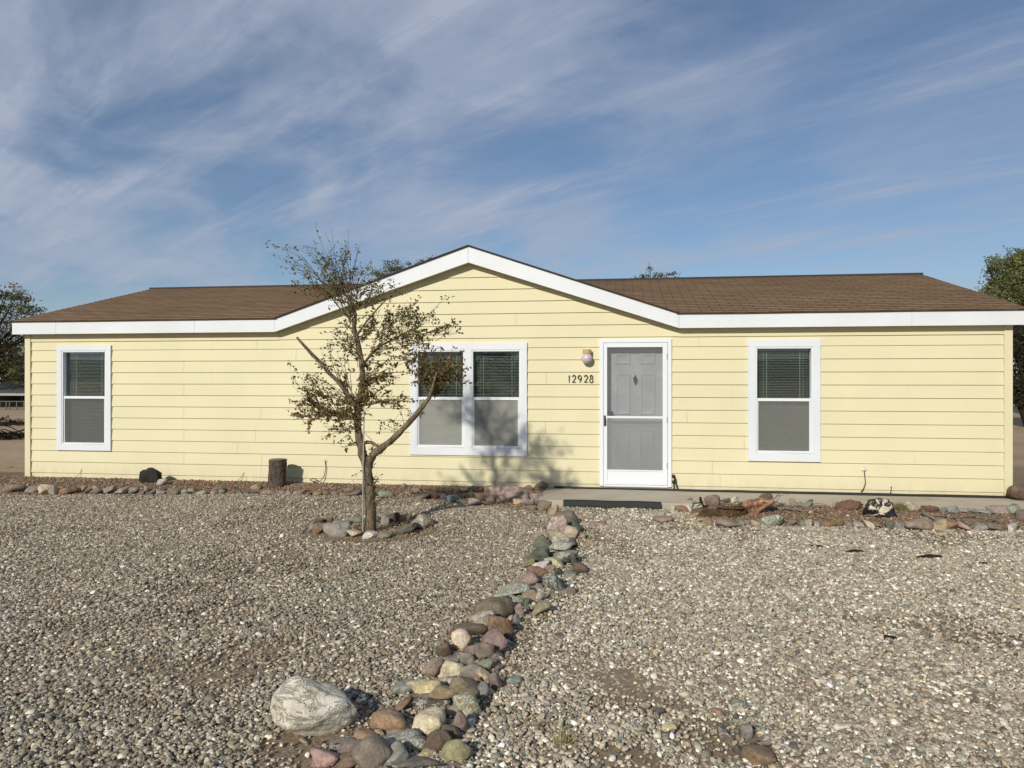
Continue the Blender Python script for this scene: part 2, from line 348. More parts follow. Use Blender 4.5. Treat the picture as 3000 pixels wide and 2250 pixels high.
def mat_ground():
    t = NT('dirt'); c = t.coord(); z = t.n('ShaderNodeAttribute', attribute_name='zone')
    zr = t.n('ShaderNodeSeparateColor'); t.l(z.outputs['Color'], zr.inputs[0])
    n1 = t.noise(c, 0.35, 6, 0.6, 0.4); n2 = t.noise(c, 7, 6, 0.7); n3 = t.noise(c, 90, 3, 0.7)
    dirt = t.ramp(t.math('ADD', t.math('MULTIPLY', n1, 0.6), t.math('MULTIPLY', n2, 0.4)), [(0.35, (0.25, 0.175, 0.105)), (0.5, (0.36, 0.265, 0.17)), (0.68, (0.44, 0.34, 0.225))])
    pv = t.n('ShaderNodeTexVoronoi'); t.l(c, pv.inputs['Vector']); pv.inputs['Scale'].default_value = 55
    pcol = t.n('ShaderNodeSeparateColor'); t.l(pv.outputs['Color'], pcol.inputs[0])
    peb = t.ramp(pcol.outputs[0], [(0.0, (0.06, 0.05, 0.035)), (0.4, (0.13, 0.105, 0.072)), (0.75, (0.22, 0.18, 0.125)), (1.0, (0.36, 0.31, 0.235))])
    peb = t.mix(t.rng(pv.outputs['Distance'], 0.4, 0.75), peb, (0.12, 0.095, 0.07))
    col = t.mix(zr.outputs[1], dirt, peb)
    red = t.ramp(n2, [(0.3, (0.14, 0.092, 0.06)), (0.7, (0.27, 0.185, 0.125))]); col = t.mix(zr.outputs[0], col, red)
    col = t.mix(1.0, col, t.ramp(n3, [(0.3, (0.75, 0.75, 0.75)), (0.7, (1.25, 1.25, 1.25))]), 'MULTIPLY')
    h = t.math('ADD', t.math('MULTIPLY', n2, 1.0), t.math('MULTIPLY', n3, 0.35))
    t.bsdf(col, 0.95, t.bump(h, 0.6, 0.02), spec=0.15); M['dirt'] = t.m
mat_ground()
# ---------------------------------------------------------------- ground sheet
def border_line():
    px = [(-600,1458),(0,1455),(400,1450),(800,1448),(1180,1452),(1400,1482),(1600,1500),(1655,1480),(1940,1496),(2000,1500),(2100,1528),(2300,1545),(2500,1545),(2800,1551),(3000,1553),(3500,1556)]
    p = [on_ground(*q) for q in px]; return np.array([q.x for q in p]), np.array([q.y for q in p])
BX, BY = border_line()
def by(x): return np.interp(x, BX, BY)
def make_ground():
    xs = np.concatenate([np.array([-600,-250,-120,-70,-45,-32,-24,-18,-15]), np.arange(-13, 9.01, 0.16), np.array([10,12,15,20,30,50,90,200,600])])
    ys = np.concatenate([np.array([-400,-150,-60,-30,-18]), np.arange(-13, 3.01, 0.16), np.array([3.5,4.2,5,6,7,8,10,12,15,18,22,27,33,40,50,70,110,200,400,900])])
    v = []; zone = []
    for y in ys:
        for x in xs:
            z = ground_z(x, y)
            if abs(x) < 14 and y < 3: z += 0.012*mnoise.fractal(Vector((x*2.1, y*2.1, 3)), 1, 2, 3)
            elif y > 7 or x < -12: z += 0.05*mnoise.noise(Vector((x*0.35, y*0.35, 9)))
            if SLAB_X+0.05 < x < 12.8 and y > SLAB_Y+0.08 and y < 0.2: z = 0.03
            v.append((x, y, z))
            bed = 1.0 if (y > by(x)+0.02 and y < 0.6 and -13 < x < 8) else 0.0
            grav = 1.0 if (y <= by(x)+0.1 and y > -20 and -16 < x < 14) or (x > 4.8 and y > -1.5 and y < 4) else 0.0
            if x < -9.9 and y > -0.2: grav = 0
            zone.append((bed, grav*0.5, 0, 1))
    nx = len(xs); f = []
    for j in range(len(ys)-1):
        for i in range(nx-1):
            a = j*nx+i; f.append((a, a+1, a+1+nx, a+nx))
    me = bpy.data.meshes.new('ground'); me.from_pydata(v, [], f); me.materials.append(M['dirt'])
    at = me.attributes.new('zone', 'FLOAT_COLOR', 'POINT'); at.data.foreach_set('color', np.array(zone, dtype=np.float32).ravel())
    me.polygons.foreach_set('use_smooth', [True]*len(me.polygons))
    o = bpy.data.objects.new('ground', me); COL.objects.link(o); tag(o, kind='structure')
make_ground()
# ---------------------------------------------------------------- concrete walkway
m = MB(); m.box(SLAB_X, 13.0, SLAB_Y, -0.03, -0.05, SLAB_Z)
o = m.build('walkway', M['concrete'], bevel=0.012); tag(o, kind='structure')
# ---------------------------------------------------------------- house
XL, XR = -9.525, 5.048; YB = 7.0; H0 = 0.578; HF_T, HF_B = 0.884, 0.686; AX = -2.24; HA_T, HA_B = 1.90, 1.664; GL, GR = -5.22, 0.745
OV = 0.14; OVX = 0.13
def Z(h): return HC+h
house = empty('house', (-2.24, 3.5, 0.1), 'long single-storey yellow lap-sided house with brown shingle roof and white fascia', 'house')
WIN = {'left': (171, 1012, 329, 1319), 'mid': (1203, 1004.5, 1545, 1333.5), 'right': (2190, 994, 2402, 1351)}
DOOR = (1757, 993, 1967, 1424)
def rect(b):
    a = on_wall((b[0]), b[1]); c = on_wall(b[2], b[3]); a2 = on_wall(b[0], b[3]); c2 = on_wall(b[2], b[1])
    return a.x, c.x, (a2.z+c.z)/2, (a.z+c2.z)/2       # x0 x1 z0 z1
R = {k: rect(v) for k, v in WIN.items()}; RD = rect(DOOR)
print('RECTS', R, RD)
openings = [(r[0]+0.04, r[1]-0.04, r[2]+0.04, r[3]-0.04) for r in list(R.values())+[RD]]
rnd = random.Random(5)
def siding():
    m = MB(); zb = 0.118
    laps = []                                        # (z0, z1)
    z = Z(H0-0.142)
    tops = [Z(H0)]
    edges = [Z(H0)]+[Z(H0-0.142-0.178*i) for i in range(12)]
    laps.append((edges[1], edges[0]))
    for i in range(1, 12): laps.append((edges[i+1], edges[i]))
    laps.append((zb, edges[12]))
    for i in range(8): laps.append((Z(H0+0.178*i), Z(H0+0.178*(i+1))))
    for li, (z0, z1) in enumerate(laps):
        gable = z0 >= Z(H0)-1e-4
        def lim(zv, side):
            if not gable: return XL+0.08 if side < 0 else XR-0.085
            w = (Z(HA_B+0.05)-zv)/0.33
            if zv < Z(H0)+0.12: w = max(w, 3.1)
            return AX+side*max(0.0, min(w, 3.08))
        cuts = sorted({z0, z1}|{q for op in openings for q in op[2:4] if z0+0.004 < q < z1-0.004})
        def yo(zv):
            L = 0.178; return -(0.004+0.017*min(1.0, (z1-zv)/L))
        joints = []
        if not gable:
            jr = random.Random(li*7+3); xj = XL+jr.uniform(1.5, 3.4)
            if li in (2, 4, 6, 8, 10): joints.append(on_wall(540, 1200).x)
            xj += 2.0
            while xj < XR-1:
                if min(abs(xj-q) for q in joints+[-99]) > 1: joints.append(xj)
                xj += jr.uniform(3.0, 3.66)
        elif li in (13+1,): joints = [on_wall(1512, 935).x]
        for a, b in zip(cuts[:-1], cuts[1:]):
            zm = (a+b)/2; iv = [(None, None)]
            segs = []
            xl0, xl1, xr0, xr1 = lim(a, -1), lim(b, -1), lim(a, 1), lim(b, 1)
            blocks = sorted([(op[0], op[1]) for op in openings if op[2] < zm < op[3]]+[(j-0.0014, j+0.0014) for j in joints])
            curL = (xl0, xl1)
            for bk in blocks:
                if bk[0] > curL[0]: segs.append((curL[0], bk[0], bk[0], curL[1]))
                if bk[1] > curL[0]: curL = (bk[1], bk[1])
            segs.append((curL[0], xr0, xr1, curL[1]))
            for s0, s1, s2, s3 in segs:
                # subdivide long boards and let them wave a little
                n = max(1, int((s1-s0)/0.9)); pb = []; pt = []
                for k in range(n+1):
                    u = k/n; xb_ = s0+(s1-s0)*u; xt_ = s3+(s2-s3)*u
                    wv = 0.0022*mnoise.noise(Vector((xb_*0.8, z0*9, 1))); pb.append((xb_, yo(a)+wv, a)); pt.append((xt_, yo(b)+wv*(z1-b)/max(1e-4, z1-z0), b))
                for k in range(n):
                    m.quad(pb[k], pb[k+1], pt[k+1], pt[k])
                    if a == z0: m.quad((pb[k][0], 0.004, a), (pb[k+1][0], 0.004, a), pb[k+1], pb[k])
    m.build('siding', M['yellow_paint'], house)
    # wall sheathing behind the boards, with the openings left out, and the other three walls
    m = MB(); xs = sorted({XL+0.01, XR-0.01}|{q for op in openings for q in op[:2]})
    for a, b in zip(xs[:-1], xs[1:]):
        zs = [zb+0.0]
        for op in openings:
            if op[0] < (a+b)/2 < op[1]: zs += [op[2], op[3]]
        zs.append(Z(HF_T-0.05)); zs = sorted(zs)
        for k in range(0, len(zs), 2):
            if zs[k+1]-zs[k] > 0.01: m.box(a, b, 0.006, 0.10, zs[k], zs[k+1])
    m.poly([(GL, 0.03, Z(HF_B)), (GR, 0.03, Z(HF_B)), (AX, 0.03, Z(HA_B+0.02))])
    m.box(XL, XL+0.1, 0.101, YB, zb, Z(HF_T-0.06)); m.box(XR-0.1, XR, 0.101, YB, zb, Z(HF_T-0.06)); m.box(XL, XR, YB, YB+0.1, zb, Z(HF_T-0.06))
    for x in (XL+0.02, XR-0.02):
        m.poly([(x, 0.0, Z(HF_T-0.07)), (x, YB, Z(HF_T-0.07)), (x, 3.49, Z(1.78))])
    m.build('wall', M['yellow_paint'], house)
    m = MB(); m.box(XL+0.11, XR-0.11, 0.11, YB-0.01, 0.10, 0.16); m.box(XL+0.11, XR-0.11, 2.6, 2.7, 0.161, Z(0.8)); m.box(XL+0.1, XR-0.1, 0.101, 2.6, Z(0.84), Z(0.86))
    m.box(-6.2, -6.1, 0.12, 2.59, 0.161, Z(0.8)); m.box(1.2, 1.3, 0.12, 2.59, 0.161, Z(0.8))
    m.build('interior_walls', M['inside'], house)
    for a, b in ((XL+0.0855, GL), (GR, XR-0.0905)):
        m = MB(); m.box(a, b, -0.024, 0.0, Z(H0)-0.004, Z(HF_B)+0.03); m.build('frieze_board', M['yellow_paint'], house)
    for x0, x1 in ((XL-0.012, XL+0.085), (XR-0.09, XR+0.012)):
        m = MB(); m.box(x0, x1, -0.038, 0.06, 0.112, Z(HF_B)+0.01); m.build('corner_board', M['yellow_paint'], house, bevel=0.003)
siding()
# fascia, soffit, roof
EY = -OV
def prismboard(pts, y0, y1, name, mat, bev=0.003):
    m = MB(); m.prism(pts, y0, y1); return m.build(name, mat, house, bevel=bev)
xl, xr = XL-OVX, XR+OVX
j1 = on_wall(166, 960, EY).x; j2 = on_wall(571, 955, EY).x; j3 = on_wall(2670, 935, EY).x
for a, b in ((xl, j1), (j1+0.002, j2), (j2+0.002, GL-0.001), (GR+0.001, j3), (j3+0.002, xr)):
    prismboard([(a, Z(HF_B)), (b, Z(HF_B)), (b, Z(HF_T)), (a, Z(HF_T))], EY-0.02, EY, 'fascia_board', M['white_trim'])
prismboard([(GL+0.001, Z(HF_B)), (AX-0.001, Z(HA_B)), (AX-0.001, Z(HA_T)), (GL+0.001, Z(HF_T))], EY-0.02, EY, 'fascia_board', M['white_trim'])
prismboard([(AX+0.001, Z(HA_B)), (GR-0.001, Z(HF_B)), (GR-0.001, Z(HF_T)), (AX+0.001, Z(HA_T))], EY-0.02, EY, 'fascia_board', M['white_trim'])
m = MB()
for a, b in ((xl+0.01, GL), (GR, xr-0.01)): m.box(a, b, EY+0.001, 0.0, Z(HF_B+0.012), Z(HF_B+0.026))
for s, xe in ((-1, GL), (1, GR)):
    p = [(xe, Z(HF_B+0.014)), (AX, Z(HA_B+0.014)), (AX, Z(HA_B+0.03)), (xe, Z(HF_B+0.03))]
    m.prism(p, EY+0.001, 0.03)
m.build('soffit', M['yellow_paint'], house)
RY, RZ = 3.49, 1.84                                  # rake boards on the gable ends
for x in (xl, xr-0.02):
    for (ya, yb_) in ((EY, RY), (2*RY-EY, RY)):
        m = MB(); m.v += [(x, ya, Z(HF_B)), (x, yb_, Z(RZ-0.2)), (x, yb_, Z(RZ-0.005)), (x, ya, Z(HF_T-0.005)), (x+0.02, ya, Z(HF_B)), (x+0.02, yb_, Z(RZ-0.2)), (x+0.02, yb_, Z(RZ-0.005)), (x+0.02, ya, Z(HF_T-0.005))]
        n = 0; m.f += [(n, n+1, n+2, n+3), (n+4, n+7, n+6, n+5), (n, n+4, n+5, n+1), (n+3, n+2, n+6, n+7)]
        m.build('rake_board', M['white_trim'], house)
def roof_plane(y0, z0, y1, z1, x0, x1):
    m = MB(); m.uv = []; L = math.hypot(y1-y0, z1-z0); n = int(math.ceil(L/0.143)); nx_ = 96; sg = random.Random(3)
    for i in range(n):
        s0, s1 = i*0.143, min(L, (i+1)*0.143); up = 0.009
        for k in range(nx_):
            xa = x0+(x1-x0)*k/nx_; xb_ = x0+(x1-x0)*(k+1)/nx_
            if y0 < 0:
                xm = (xa+xb_)/2; gz = Z(HA_T)+0.02-0.34*abs(xm-AX)
                if abs(xm-AX) < 2.97 and z0+(z1-z0)*((s0+s1)/2)/L < gz-0.03: continue
            def P(x, s, h): 
                u = s/L; h = h+0.004*mnoise.noise(Vector((x*0.9, s*1.2, i*0.2))); return (x, y0+(y1-y0)*u, z0+(z1-z0)*u+h)
            m.quad(P(xa, s0, up), P(xb_, s0, up), P(xb_, s1+0.004, 0.001), P(xa, s1+0.004, 0.001)); m.uv += [(xa, s0), (xb_, s0), (xb_, s1), (xa, s1)]
            m.quad(P(xa, s0, -0.01 if i == 0 else 0), P(xb_, s0, -0.01 if i == 0 else 0), P(xb_, s0, up), P(xa, s0, up)); m.uv += [(xa, s0+0.001)]*4
    return m
ey = EY-0.045
m = roof_plane(ey, Z(HF_T+0.006), RY, Z(RZ), xl-0.03, xr+0.03); roof = m.build('roof', M['shingle'], house)
m2 = roof_plane(2*RY-ey, Z(HF_T+0.006), RY, Z(RZ), xl-0.03, xr+0.03); m2.build('roof', M['shingle'], house)
m = MB(); m.box(xl-0.03, xr+0.03, RY-0.12, RY+0.12, Z(RZ)-0.028, Z(RZ)+0.012); m.build('ridge_vent', M['felt_black'], roof)
for a, b in ((xl-0.02, GL), (GR, xr+0.02)):
    m = MB(); m.box(a, b, EY-0.030, EY-0.0205, Z(HF_T)-0.006, Z(HF_T)+0.004); m.build('drip_edge', M['felt_black'], roof)
# front gable roof
m = MB(); m.uv = []
for s, xe in ((-1, GL), (1, GR)):
    th = 0.010; za = Z(HA_T)+0.009; ze = Z(HF_T)+0.009; xe2 = xe
    A = (AX, EY-0.045, za+th); B = (AX, RY+0.05, za+th); E = (xe2, EY-0.045, ze+th); E2 = (xe2, EY+0.06, ze+th)
    q = [E, A, B, E2] if s < 0 else [A, E, E2, B]
    m.quad(*q); m.uv += [(p[1], abs(p[0]-AX)*1.05) for p in q]
    q = [(E[0], E[1], ze-0.001), (A[0], A[1], za-0.001), A, E]
    if s > 0: q = [q[1], q[0], q[3], q[2]]
    m.quad(*q); m.uv += [(0.3, 0.002)]*4
m.build('gable_roof', M['shingle'], house)
m = MB()
for s, xe in ((-1, GL), (1, GR)):
    p = [(xe, Z(HF_T)+0.001), (AX, Z(HA_T)+0.001), (AX, Z(HA_T)+0.008), (xe, Z(HF_T)+0.008)]
    m.prism(p if s < 0 else [p[1], p[0], p[3], p[2]], EY-0.05, EY-0.024)
m.build('drip_edge', M['felt_black'], roof)
# small roof details
m = MB(); pv = on_wall(2340, 886, 0.35); m.box(pv.x-0.10, pv.x+0.10, 0.25, 0.55, pv.z-0.02, pv.z+0.012); 
# windows
def window(key, panes, sc, mull=None, rail=None, blind_from=0.0):
    x0, x1, z0, z1 = R[key]; tw = {'left': 0.085, 'mid': 0.095, 'right': 0.1}[key]
    bt = 0.085 if key == 'left' else 0.105
    m = MB(); Y0, Y1 = -0.042, -0.002
    m.box(x0, x1, Y0, Y1, z1-bt, z1); m.box(x0, x1, Y0-0.001, Y1, z0, z0+bt+0.01)
    m.box(x0+0.002, x0+tw, Y0+0.001, Y1, z0+bt+0.0105, z1-bt-0.0005); m.box(x1-tw, x1-0.002, Y0+0.001, Y1, z0+bt+0.0105, z1-bt-0.0005)
    if mull: m.box(mull[0], mull[1], Y0+0.001, Y1, z0+bt+0.0105, z1-bt-0.0005)
    w = m.build('window', M['white_trim'], house)
    zi0, zi1 = z0+bt+0.011, z1-bt-0.001
    zs = [(x0+tw, x1-tw)] if not mull else [(x0+tw, mull[0]), (mull[1], x1-tw)]
    for (a, b) in zs:
        zr = rail
        m = MB(); fw = 0.022
        m.box(a, a+fw, -0.034, 0.06, zi0, zi1); m.box(b-fw, b, -0.034, 0.06, zi0, zi1); m.box(a+fw, b-fw, -0.034, 0.06, zi1-fw, zi1); m.box(a+fw, b-fw, -0.034, 0.06, zi0, zi0+0.028)
        m.box(a+fw, b-fw, -0.022, 0.04, zr-0.018, zr+0.022)
        m.box(a+fw, a+fw+0.02, -0.020, 0.03, zi0+0.028, zr-0.018); m.box(b-fw-0.02, b-fw, -0.020, 0.03, zi0+0.028, zr-0.018)
        m.build('window_frame', M['white_vinyl'], w, bevel=0.002)
        m = MB(); m.box(a+fw, b-fw, 0.042, 0.046, zr+0.0, zi1-fw); m.box(a+fw+0.02, b-fw-0.02, 0.020, 0.024, zi0+0.028, zr); m.build('glass_pane', M['glass'], w)
        m = MB(); m.poly([(a+fw+0.02, -0.006, zi0+0.028), (b-fw-0.02, -0.006, zi0+0.028), (b-fw-0.02, -0.006, zr-0.018), (a+fw+0.02, -0.006, zr-0.018)]); m.build('insect_screen', M[sc], w)
        m = MB(); zz_ = zi1-0.05; rr = random.Random(int(a*100)); ba = a+fw+blind_from*(b-a)
        m.box(ba+0.004, b-fw-0.004, 0.075, 0.105, zi1-0.045, zi1-0.01)
        k = 0
        while zz_ > zi0+0.05:
            dz = rr.uniform(-0.001, 0.001); q0, q1 = ba+0.006, b-fw-0.006
            if zz_ < zr-0.01:
                m.quad((q0, 0.079, zz_-0.0085+dz), (q1, 0.079, zz_-0.0085-dz), (q1, 0.099, zz_+0.0085-dz), (q0, 0.099, zz_+0.0085+dz)); zz_ -= 0.0225; continue
            m.quad((q0, 0.078, zz_-0.0022+dz), (q1, 0.078, zz_-0.0022-dz), (q1, 0.078, zz_+0.0010-dz), (q0, 0.078, zz_+0.0010+dz))
            m.quad((q0, 0.078, zz_+0.0010+dz), (q1, 0.078, zz_+0.0010-dz), (q1, 0.102, zz_+0.0022-dz), (q0, 0.102, zz_+0.0022+dz))
            zz_ -= 0.0225
        m.box(ba+0.006, b-fw-0.006, 0.082, 0.098, zi0+0.03, zi0+0.045)
        for u in (0.2, 0.8):
            xx = ba+(b-ba)*u; m.box(xx-0.0025, xx+0.0025, 0.074, 0.076, zi0+0.04, zi1-0.04)
        for u in (0.14, 0.86):
            xx = ba+(b-ba)*u; m.box(xx-0.0012, xx+0.0012, 0.074, 0.076, zi0+0.04, zi1-0.04)
        if key == 'mid':
            m.box(b-0.075, b-0.055, 0.072, 0.074, zi1-0.085, zi1-0.06)
        m.build('blind', M['blind'], w)
    return w
mL = on_wall(1362, 1100).x; mR = on_wall(1382, 1100).x
window('left', 1, 'screen_left', rail=on_wall(250, 1164.5).z, blind_from=0.0)
wm = window('mid', 2, 'screen_pale', mull=(mL, mR), rail=on_wall(1375, 1168).z)
wr = window('right', 1, 'screen', rail=on_wall(2296, 1171.5).z)
# door
x0, x1, z0, z1 = RD; z0 = on_wall(1862, 1424).z
m = MB(); tw = 0.052
def trimbox(m, a, b, c, d, y0=-0.042, y1=-0.002): m.box(a, b, y0, y1, c, d)
trimbox(m, x0, x0+tw, z0, z1-tw-0.0005); trimbox(m, x1-tw, x1, z0, z1-tw-0.0005); trimbox(m, x0, x1, z1-tw, z1)
m.box(x0+tw, x1-tw, -0.03, 0.06, z0-0.01, z0+0.018)
m.box(x0+tw+0.001, x0+tw+0.03, 0.0, 0.13, z0+0.018, z1-tw-0.001); m.box(x1-tw-0.03, x1-tw-0.001, 0.0, 0.13, z0+0.018, z1-tw-0.001); m.box(x0+tw+0.031, x1-tw-0.031, 0.0, 0.13, z1-tw-0.03, z1-tw-0.001)
door = m.build('door_frame', M['white_vinyl'], house, bevel=0.003)
a, b, c, d = x0+tw+0.004, x1-tw-0.004, z0+0.022, z1-tw-0.004
sw = on_wall(1779, 1100).x; so = on_wall(1941, 1100).x; zt = on_wall(1860, 1017.5).z; zm1 = on_wall(1860, 1219).z; zm0 = on_wall(1860, 1225.5).z; zk = on_wall(1860, 1376).z
m = MB(); Y0, Y1 = -0.038, -0.006
m.box(a, sw, Y0, Y1, c, d); m.box(so, b, Y0, Y1, c, d); m.box(sw, so, Y0+0.0005, Y1, zt, d); m.box(sw, so, Y0+0.0005, Y1, zm0, zm1); m.box(sw, so, Y0+0.0005, Y1, c, c+0.05)
m.box(sw, so, Y0+0.010, Y1, c+0.05, zk-0.02); m.box(sw, so, Y0+0.0005, Y1, zk-0.02, zk)
sd = m.build('storm_door', M['white_vinyl'], house, bevel=0.003)
for nm, za, zb_, mt in (('door_screen', zm1, zt, 'door_screen'), ('door_screen', zk, zm0, 'door_screen')):
    m = MB(); m.poly([(sw, -0.02, za), (so, -0.02, za), (so, -0.02, zb_), (sw, -0.02, zb_)]); m.build(nm, M[mt], sd)
m = MB(); st = 0.0235; W_, H_ = so-sw, zm0-zk                    # diamond grille over the lower half
def clipseg(u0, v0, u1, v1):
    t0, t1 = 0.0, 1.0
    for p, q in ((-(u1-u0), u0), (u1-u0, W_-u0), (-(v1-v0), v0), (v1-v0, H_-v0)):
        if abs(p) < 1e-9:
            if q < 0: return None
        else:
            r = q/p
            if p < 0: t0 = max(t0, r)
            else: t1 = min(t1, r)
    if t0 >= t1: return None
    return u0+(u1-u0)*t0, v0+(v1-v0)*t0, u0+(u1-u0)*t1, v0+(v1-v0)*t1
k = -60
while k < 130:
    for sgn in (1, -1):
        s0 = k*st
        r_ = clipseg(s0, 0, s0+sgn*H_*1.7, H_)
        if r_:
            u0, v0, u1, v1 = r_; L = math.hypot(u1-u0, v1-v0); nx_, nz_ = -(v1-v0)/L*0.0018, (u1-u0)/L*0.0018; yy = -0.026 if sgn > 0 else -0.028
            m.quad((sw+u0-nx_, yy, zk+v0-nz_), (sw+u1-nx_, yy, zk+v1-nz_), (sw+u1+nx_, yy, zk+v1+nz_), (sw+u0+nx_, yy, zk+v0+nz_))
    k += 1
m.build('door_grille', M['galvanised'], sd)
m = MB(); hx = on_wall(1772, 1230).x; hz = on_wall(1772, 1232).z
m.box(hx-0.012, hx+0.012, -0.052, -0.038, hz-0.075, hz+0.075); m.tube([(hx+0.002, -0.052, hz+0.05), (hx+0.002, -0.085, hz+0.03), (hx+0.002, -0.085, hz-0.04), (hx+0.002, -0.052, hz-0.06)], 0.008, 8); m.build('door_handle', M['black_plastic'], sd, smooth=False)
for hz_ in (z1-0.25, (z0+z1)/2-0.1, z0+0.3):
    m = MB(); m.box(b-0.012, b+0.006, -0.045, -0.0375, hz_-0.04, hz_+0.04); m.build('hinge', M['galvanised'], sd)
# panelled inner door
m = MB(); yd = 0.125; m.box(a+0.02, b-0.02, yd, yd+0.04, z0+0.02, z1-tw-0.02); W_ = (b-0.02)-(a+0.02)
def panel(m, u0, u1, v0, v1):
    xa, xb_ = u0, u1; t = 0.02; dd = 0.012
    o_ = [(xa, v0), (xb_, v0), (xb_, v1), (xa, v1)]; i_ = [(xa+t, v0+t), (xb_-t, v0+t), (xb_-t, v1-t), (xa+t, v1-t)]; q_ = [(xa+t*2.2, v0+t*2.2), (xb_-t*2.2, v0+t*2.2), (xb_-t*2.2, v1-t*2.2), (xa+t*2.2, v1-t*2.2)]
    for k in range(4):
        j = (k+1) % 4
        m.quad((o_[k][0], yd-0.002, o_[k][1]), (o_[j][0], yd-0.002, o_[j][1]), (i_[j][0], yd-dd, i_[j][1]), (i_[k][0], yd-dd, i_[k][1]))
        m.quad((i_[k][0], yd-dd, i_[k][1]), (i_[j][0], yd-dd, i_[j][1]), (q_[j][0], yd-0.004, q_[j][1]), (q_[k][0], yd-0.004, q_[k][1]))
    m.quad(*[(p[0], yd-0.004, p[1]) for p in q_])
def DX(px): return on_wall(px, 1100, yd).x
def DZ(py): return on_wall(1860, py, yd).z
for (p0, p1) in ((1803, 1848), (1874, 1920)):
    for (q0, q1) in ((1068, 1035), (1216, 1092), (1365, 1257)): panel(m, DX(p0), DX(p1), DZ(q0), DZ(q1))
idoor = m.build('front_door', M['white_vinyl'], house)
m = MB(); kx, kz = DX(1861), DZ(1113)
m.prism([(kx-0.018, kz-0.02), (kx, kz-0.075), (kx+0.018, kz-0.02), (kx+0.03, kz+0.02), (kx+0.012, kz+0.045), (kx, kz+0.08), (kx-0.012, kz+0.045), (kx-0.03, kz+0.02)], yd-0.022, yd-0.005)
m.tube([(kx-0.02, yd-0.03, kz+0.02), (kx-0.018, yd-0.035, kz-0.03), (kx, yd-0.037, kz-0.05), (kx+0.018, yd-0.035, kz-0.03), (kx+0.02, yd-0.03, kz+0.02)], 0.005, 6)
m.build('door_knocker', M['number_black'], idoor)
m = MB(); m.lathe([(0.002, 0.0), (0.03, 0.005), (0.03, 0.02), (0.012, 0.03), (0.012, 0.05), (0.028, 0.06), (0.03, 0.075), (0.01, 0.085)], (DX(1790), yd-0.005, DZ(1210)), 'y', 14); m.build('door_knob', M['number_black'], idoor, smooth=True)
# wall lamp: flat brass back plate and cap over a round glass globe
lp = on_wall(1719, 1050, -0.095)
m = MB(); cc = on_wall(1721, 1031, -0.05)
m.lathe([(0.002, 0.032), (0.058, 0.030), (0.062, 0.024), (0.062, -0.030), (0.05, -0.036), (0.002, -0.037)], (lp.x+0.002, -0.080, cc.z+0.005), 'z', 24); m.box(lp.x-0.045, lp.x+0.05, -0.05, -0.005, cc.z-0.03, cc.z+0.03)
lamp = m.build('wall_lamp', M['brass'], house, smooth=False)
m = MB(); prof = [(0.077*math.sin(math.pi*k/16)+0.0005, -0.077*math.cos(math.pi*k/16)) for k in range(17)]; m.lathe(prof, (lp.x, -0.090, lp.z), 'z', 28); m.build('lamp_globe', M['globe'], lamp, smooth=True)
# house number, each digit a cut-out of brushed strokes
def arc(cx, cz, rx, rz, a0, a1, n=12): return [(cx+rx*math.cos(math.radians(a0+(a1-a0)*i/n)), cz+rz*math.sin(math.radians(a0+(a1-a0)*i/n))) for i in range(n+1)]
GLY = {
 '1': [([(0.42, 0.80), (0.50, 0.97), (0.50, 0.05), (0.44, 0.0)], [.03, .07, .055, .03])],
 '2': [(arc(0.42, 0.72, 0.30, 0.26, 170, -40, 12)+[(0.50, 0.38), (0.30, 0.18), (0.10, 0.05)], None), ([(0.10, 0.05), (0.30, 0.10), (0.55, 0.03), (0.78, 0.12)], [.04, .07, .07, .02])],
 '9': [(arc(0.42, 0.70, 0.28, 0.27, 20, 340, 16), None), ([(0.70, 0.78), (0.70, 0.5), (0.58, 0.2), (0.38, 0.0)], [.06, .075, .06, .025])],
 '8': [(arc(0.42, 0.76, 0.22, 0.22, -70, 250, 14), None), (arc(0.42, 0.27, 0.30, 0.27, 110, -250, 16), None)]}
nh = on_wall(1700, 1099).z; nt = on_wall(1700, 1122).z
for ch, pxx in zip('12928', (1661, 1676, 1693, 1711, 1727)):
    p0 = on_wall(pxx, 1121, -0.0); S = 0.108; m = MB()
    for pts, rr_ in GLY[ch]:
        n = len(pts)
        if rr_ is None: rr_ = [0.035+0.04*math.sin(math.pi*(i/(n-1)))**0.8 for i in range(n)]
        P_ = [(p0.x+(q[0]*0.72-0.05)*S, q[1]*S+p0.z) for q in pts]; lo = []; hi = []
        for i in range(n):
            t0 = P_[max(0, i-1)]; t1 = P_[min(n-1, i+1)]; tx, tz = t1[0]-t0[0], t1[1]-t0[1]; l_ = math.hypot(tx, tz) or 1; w_ = rr_[i]*S*0.95
            lo.append((P_[i][0]+tz/l_*w_, P_[i][1]-tx/l_*w_)); hi.append((P_[i][0]-tz/l_*w_, P_[i][1]+tx/l_*w_))
        for i in range(n-1):
            m.v += []
            q4 = [lo[i], lo[i+1], hi[i+1], hi[i]]; m.prism([(q[0], q[1]) for q in q4], -0.030, -0.016)
    m.build('house_number_digit', M['number_black'], house)
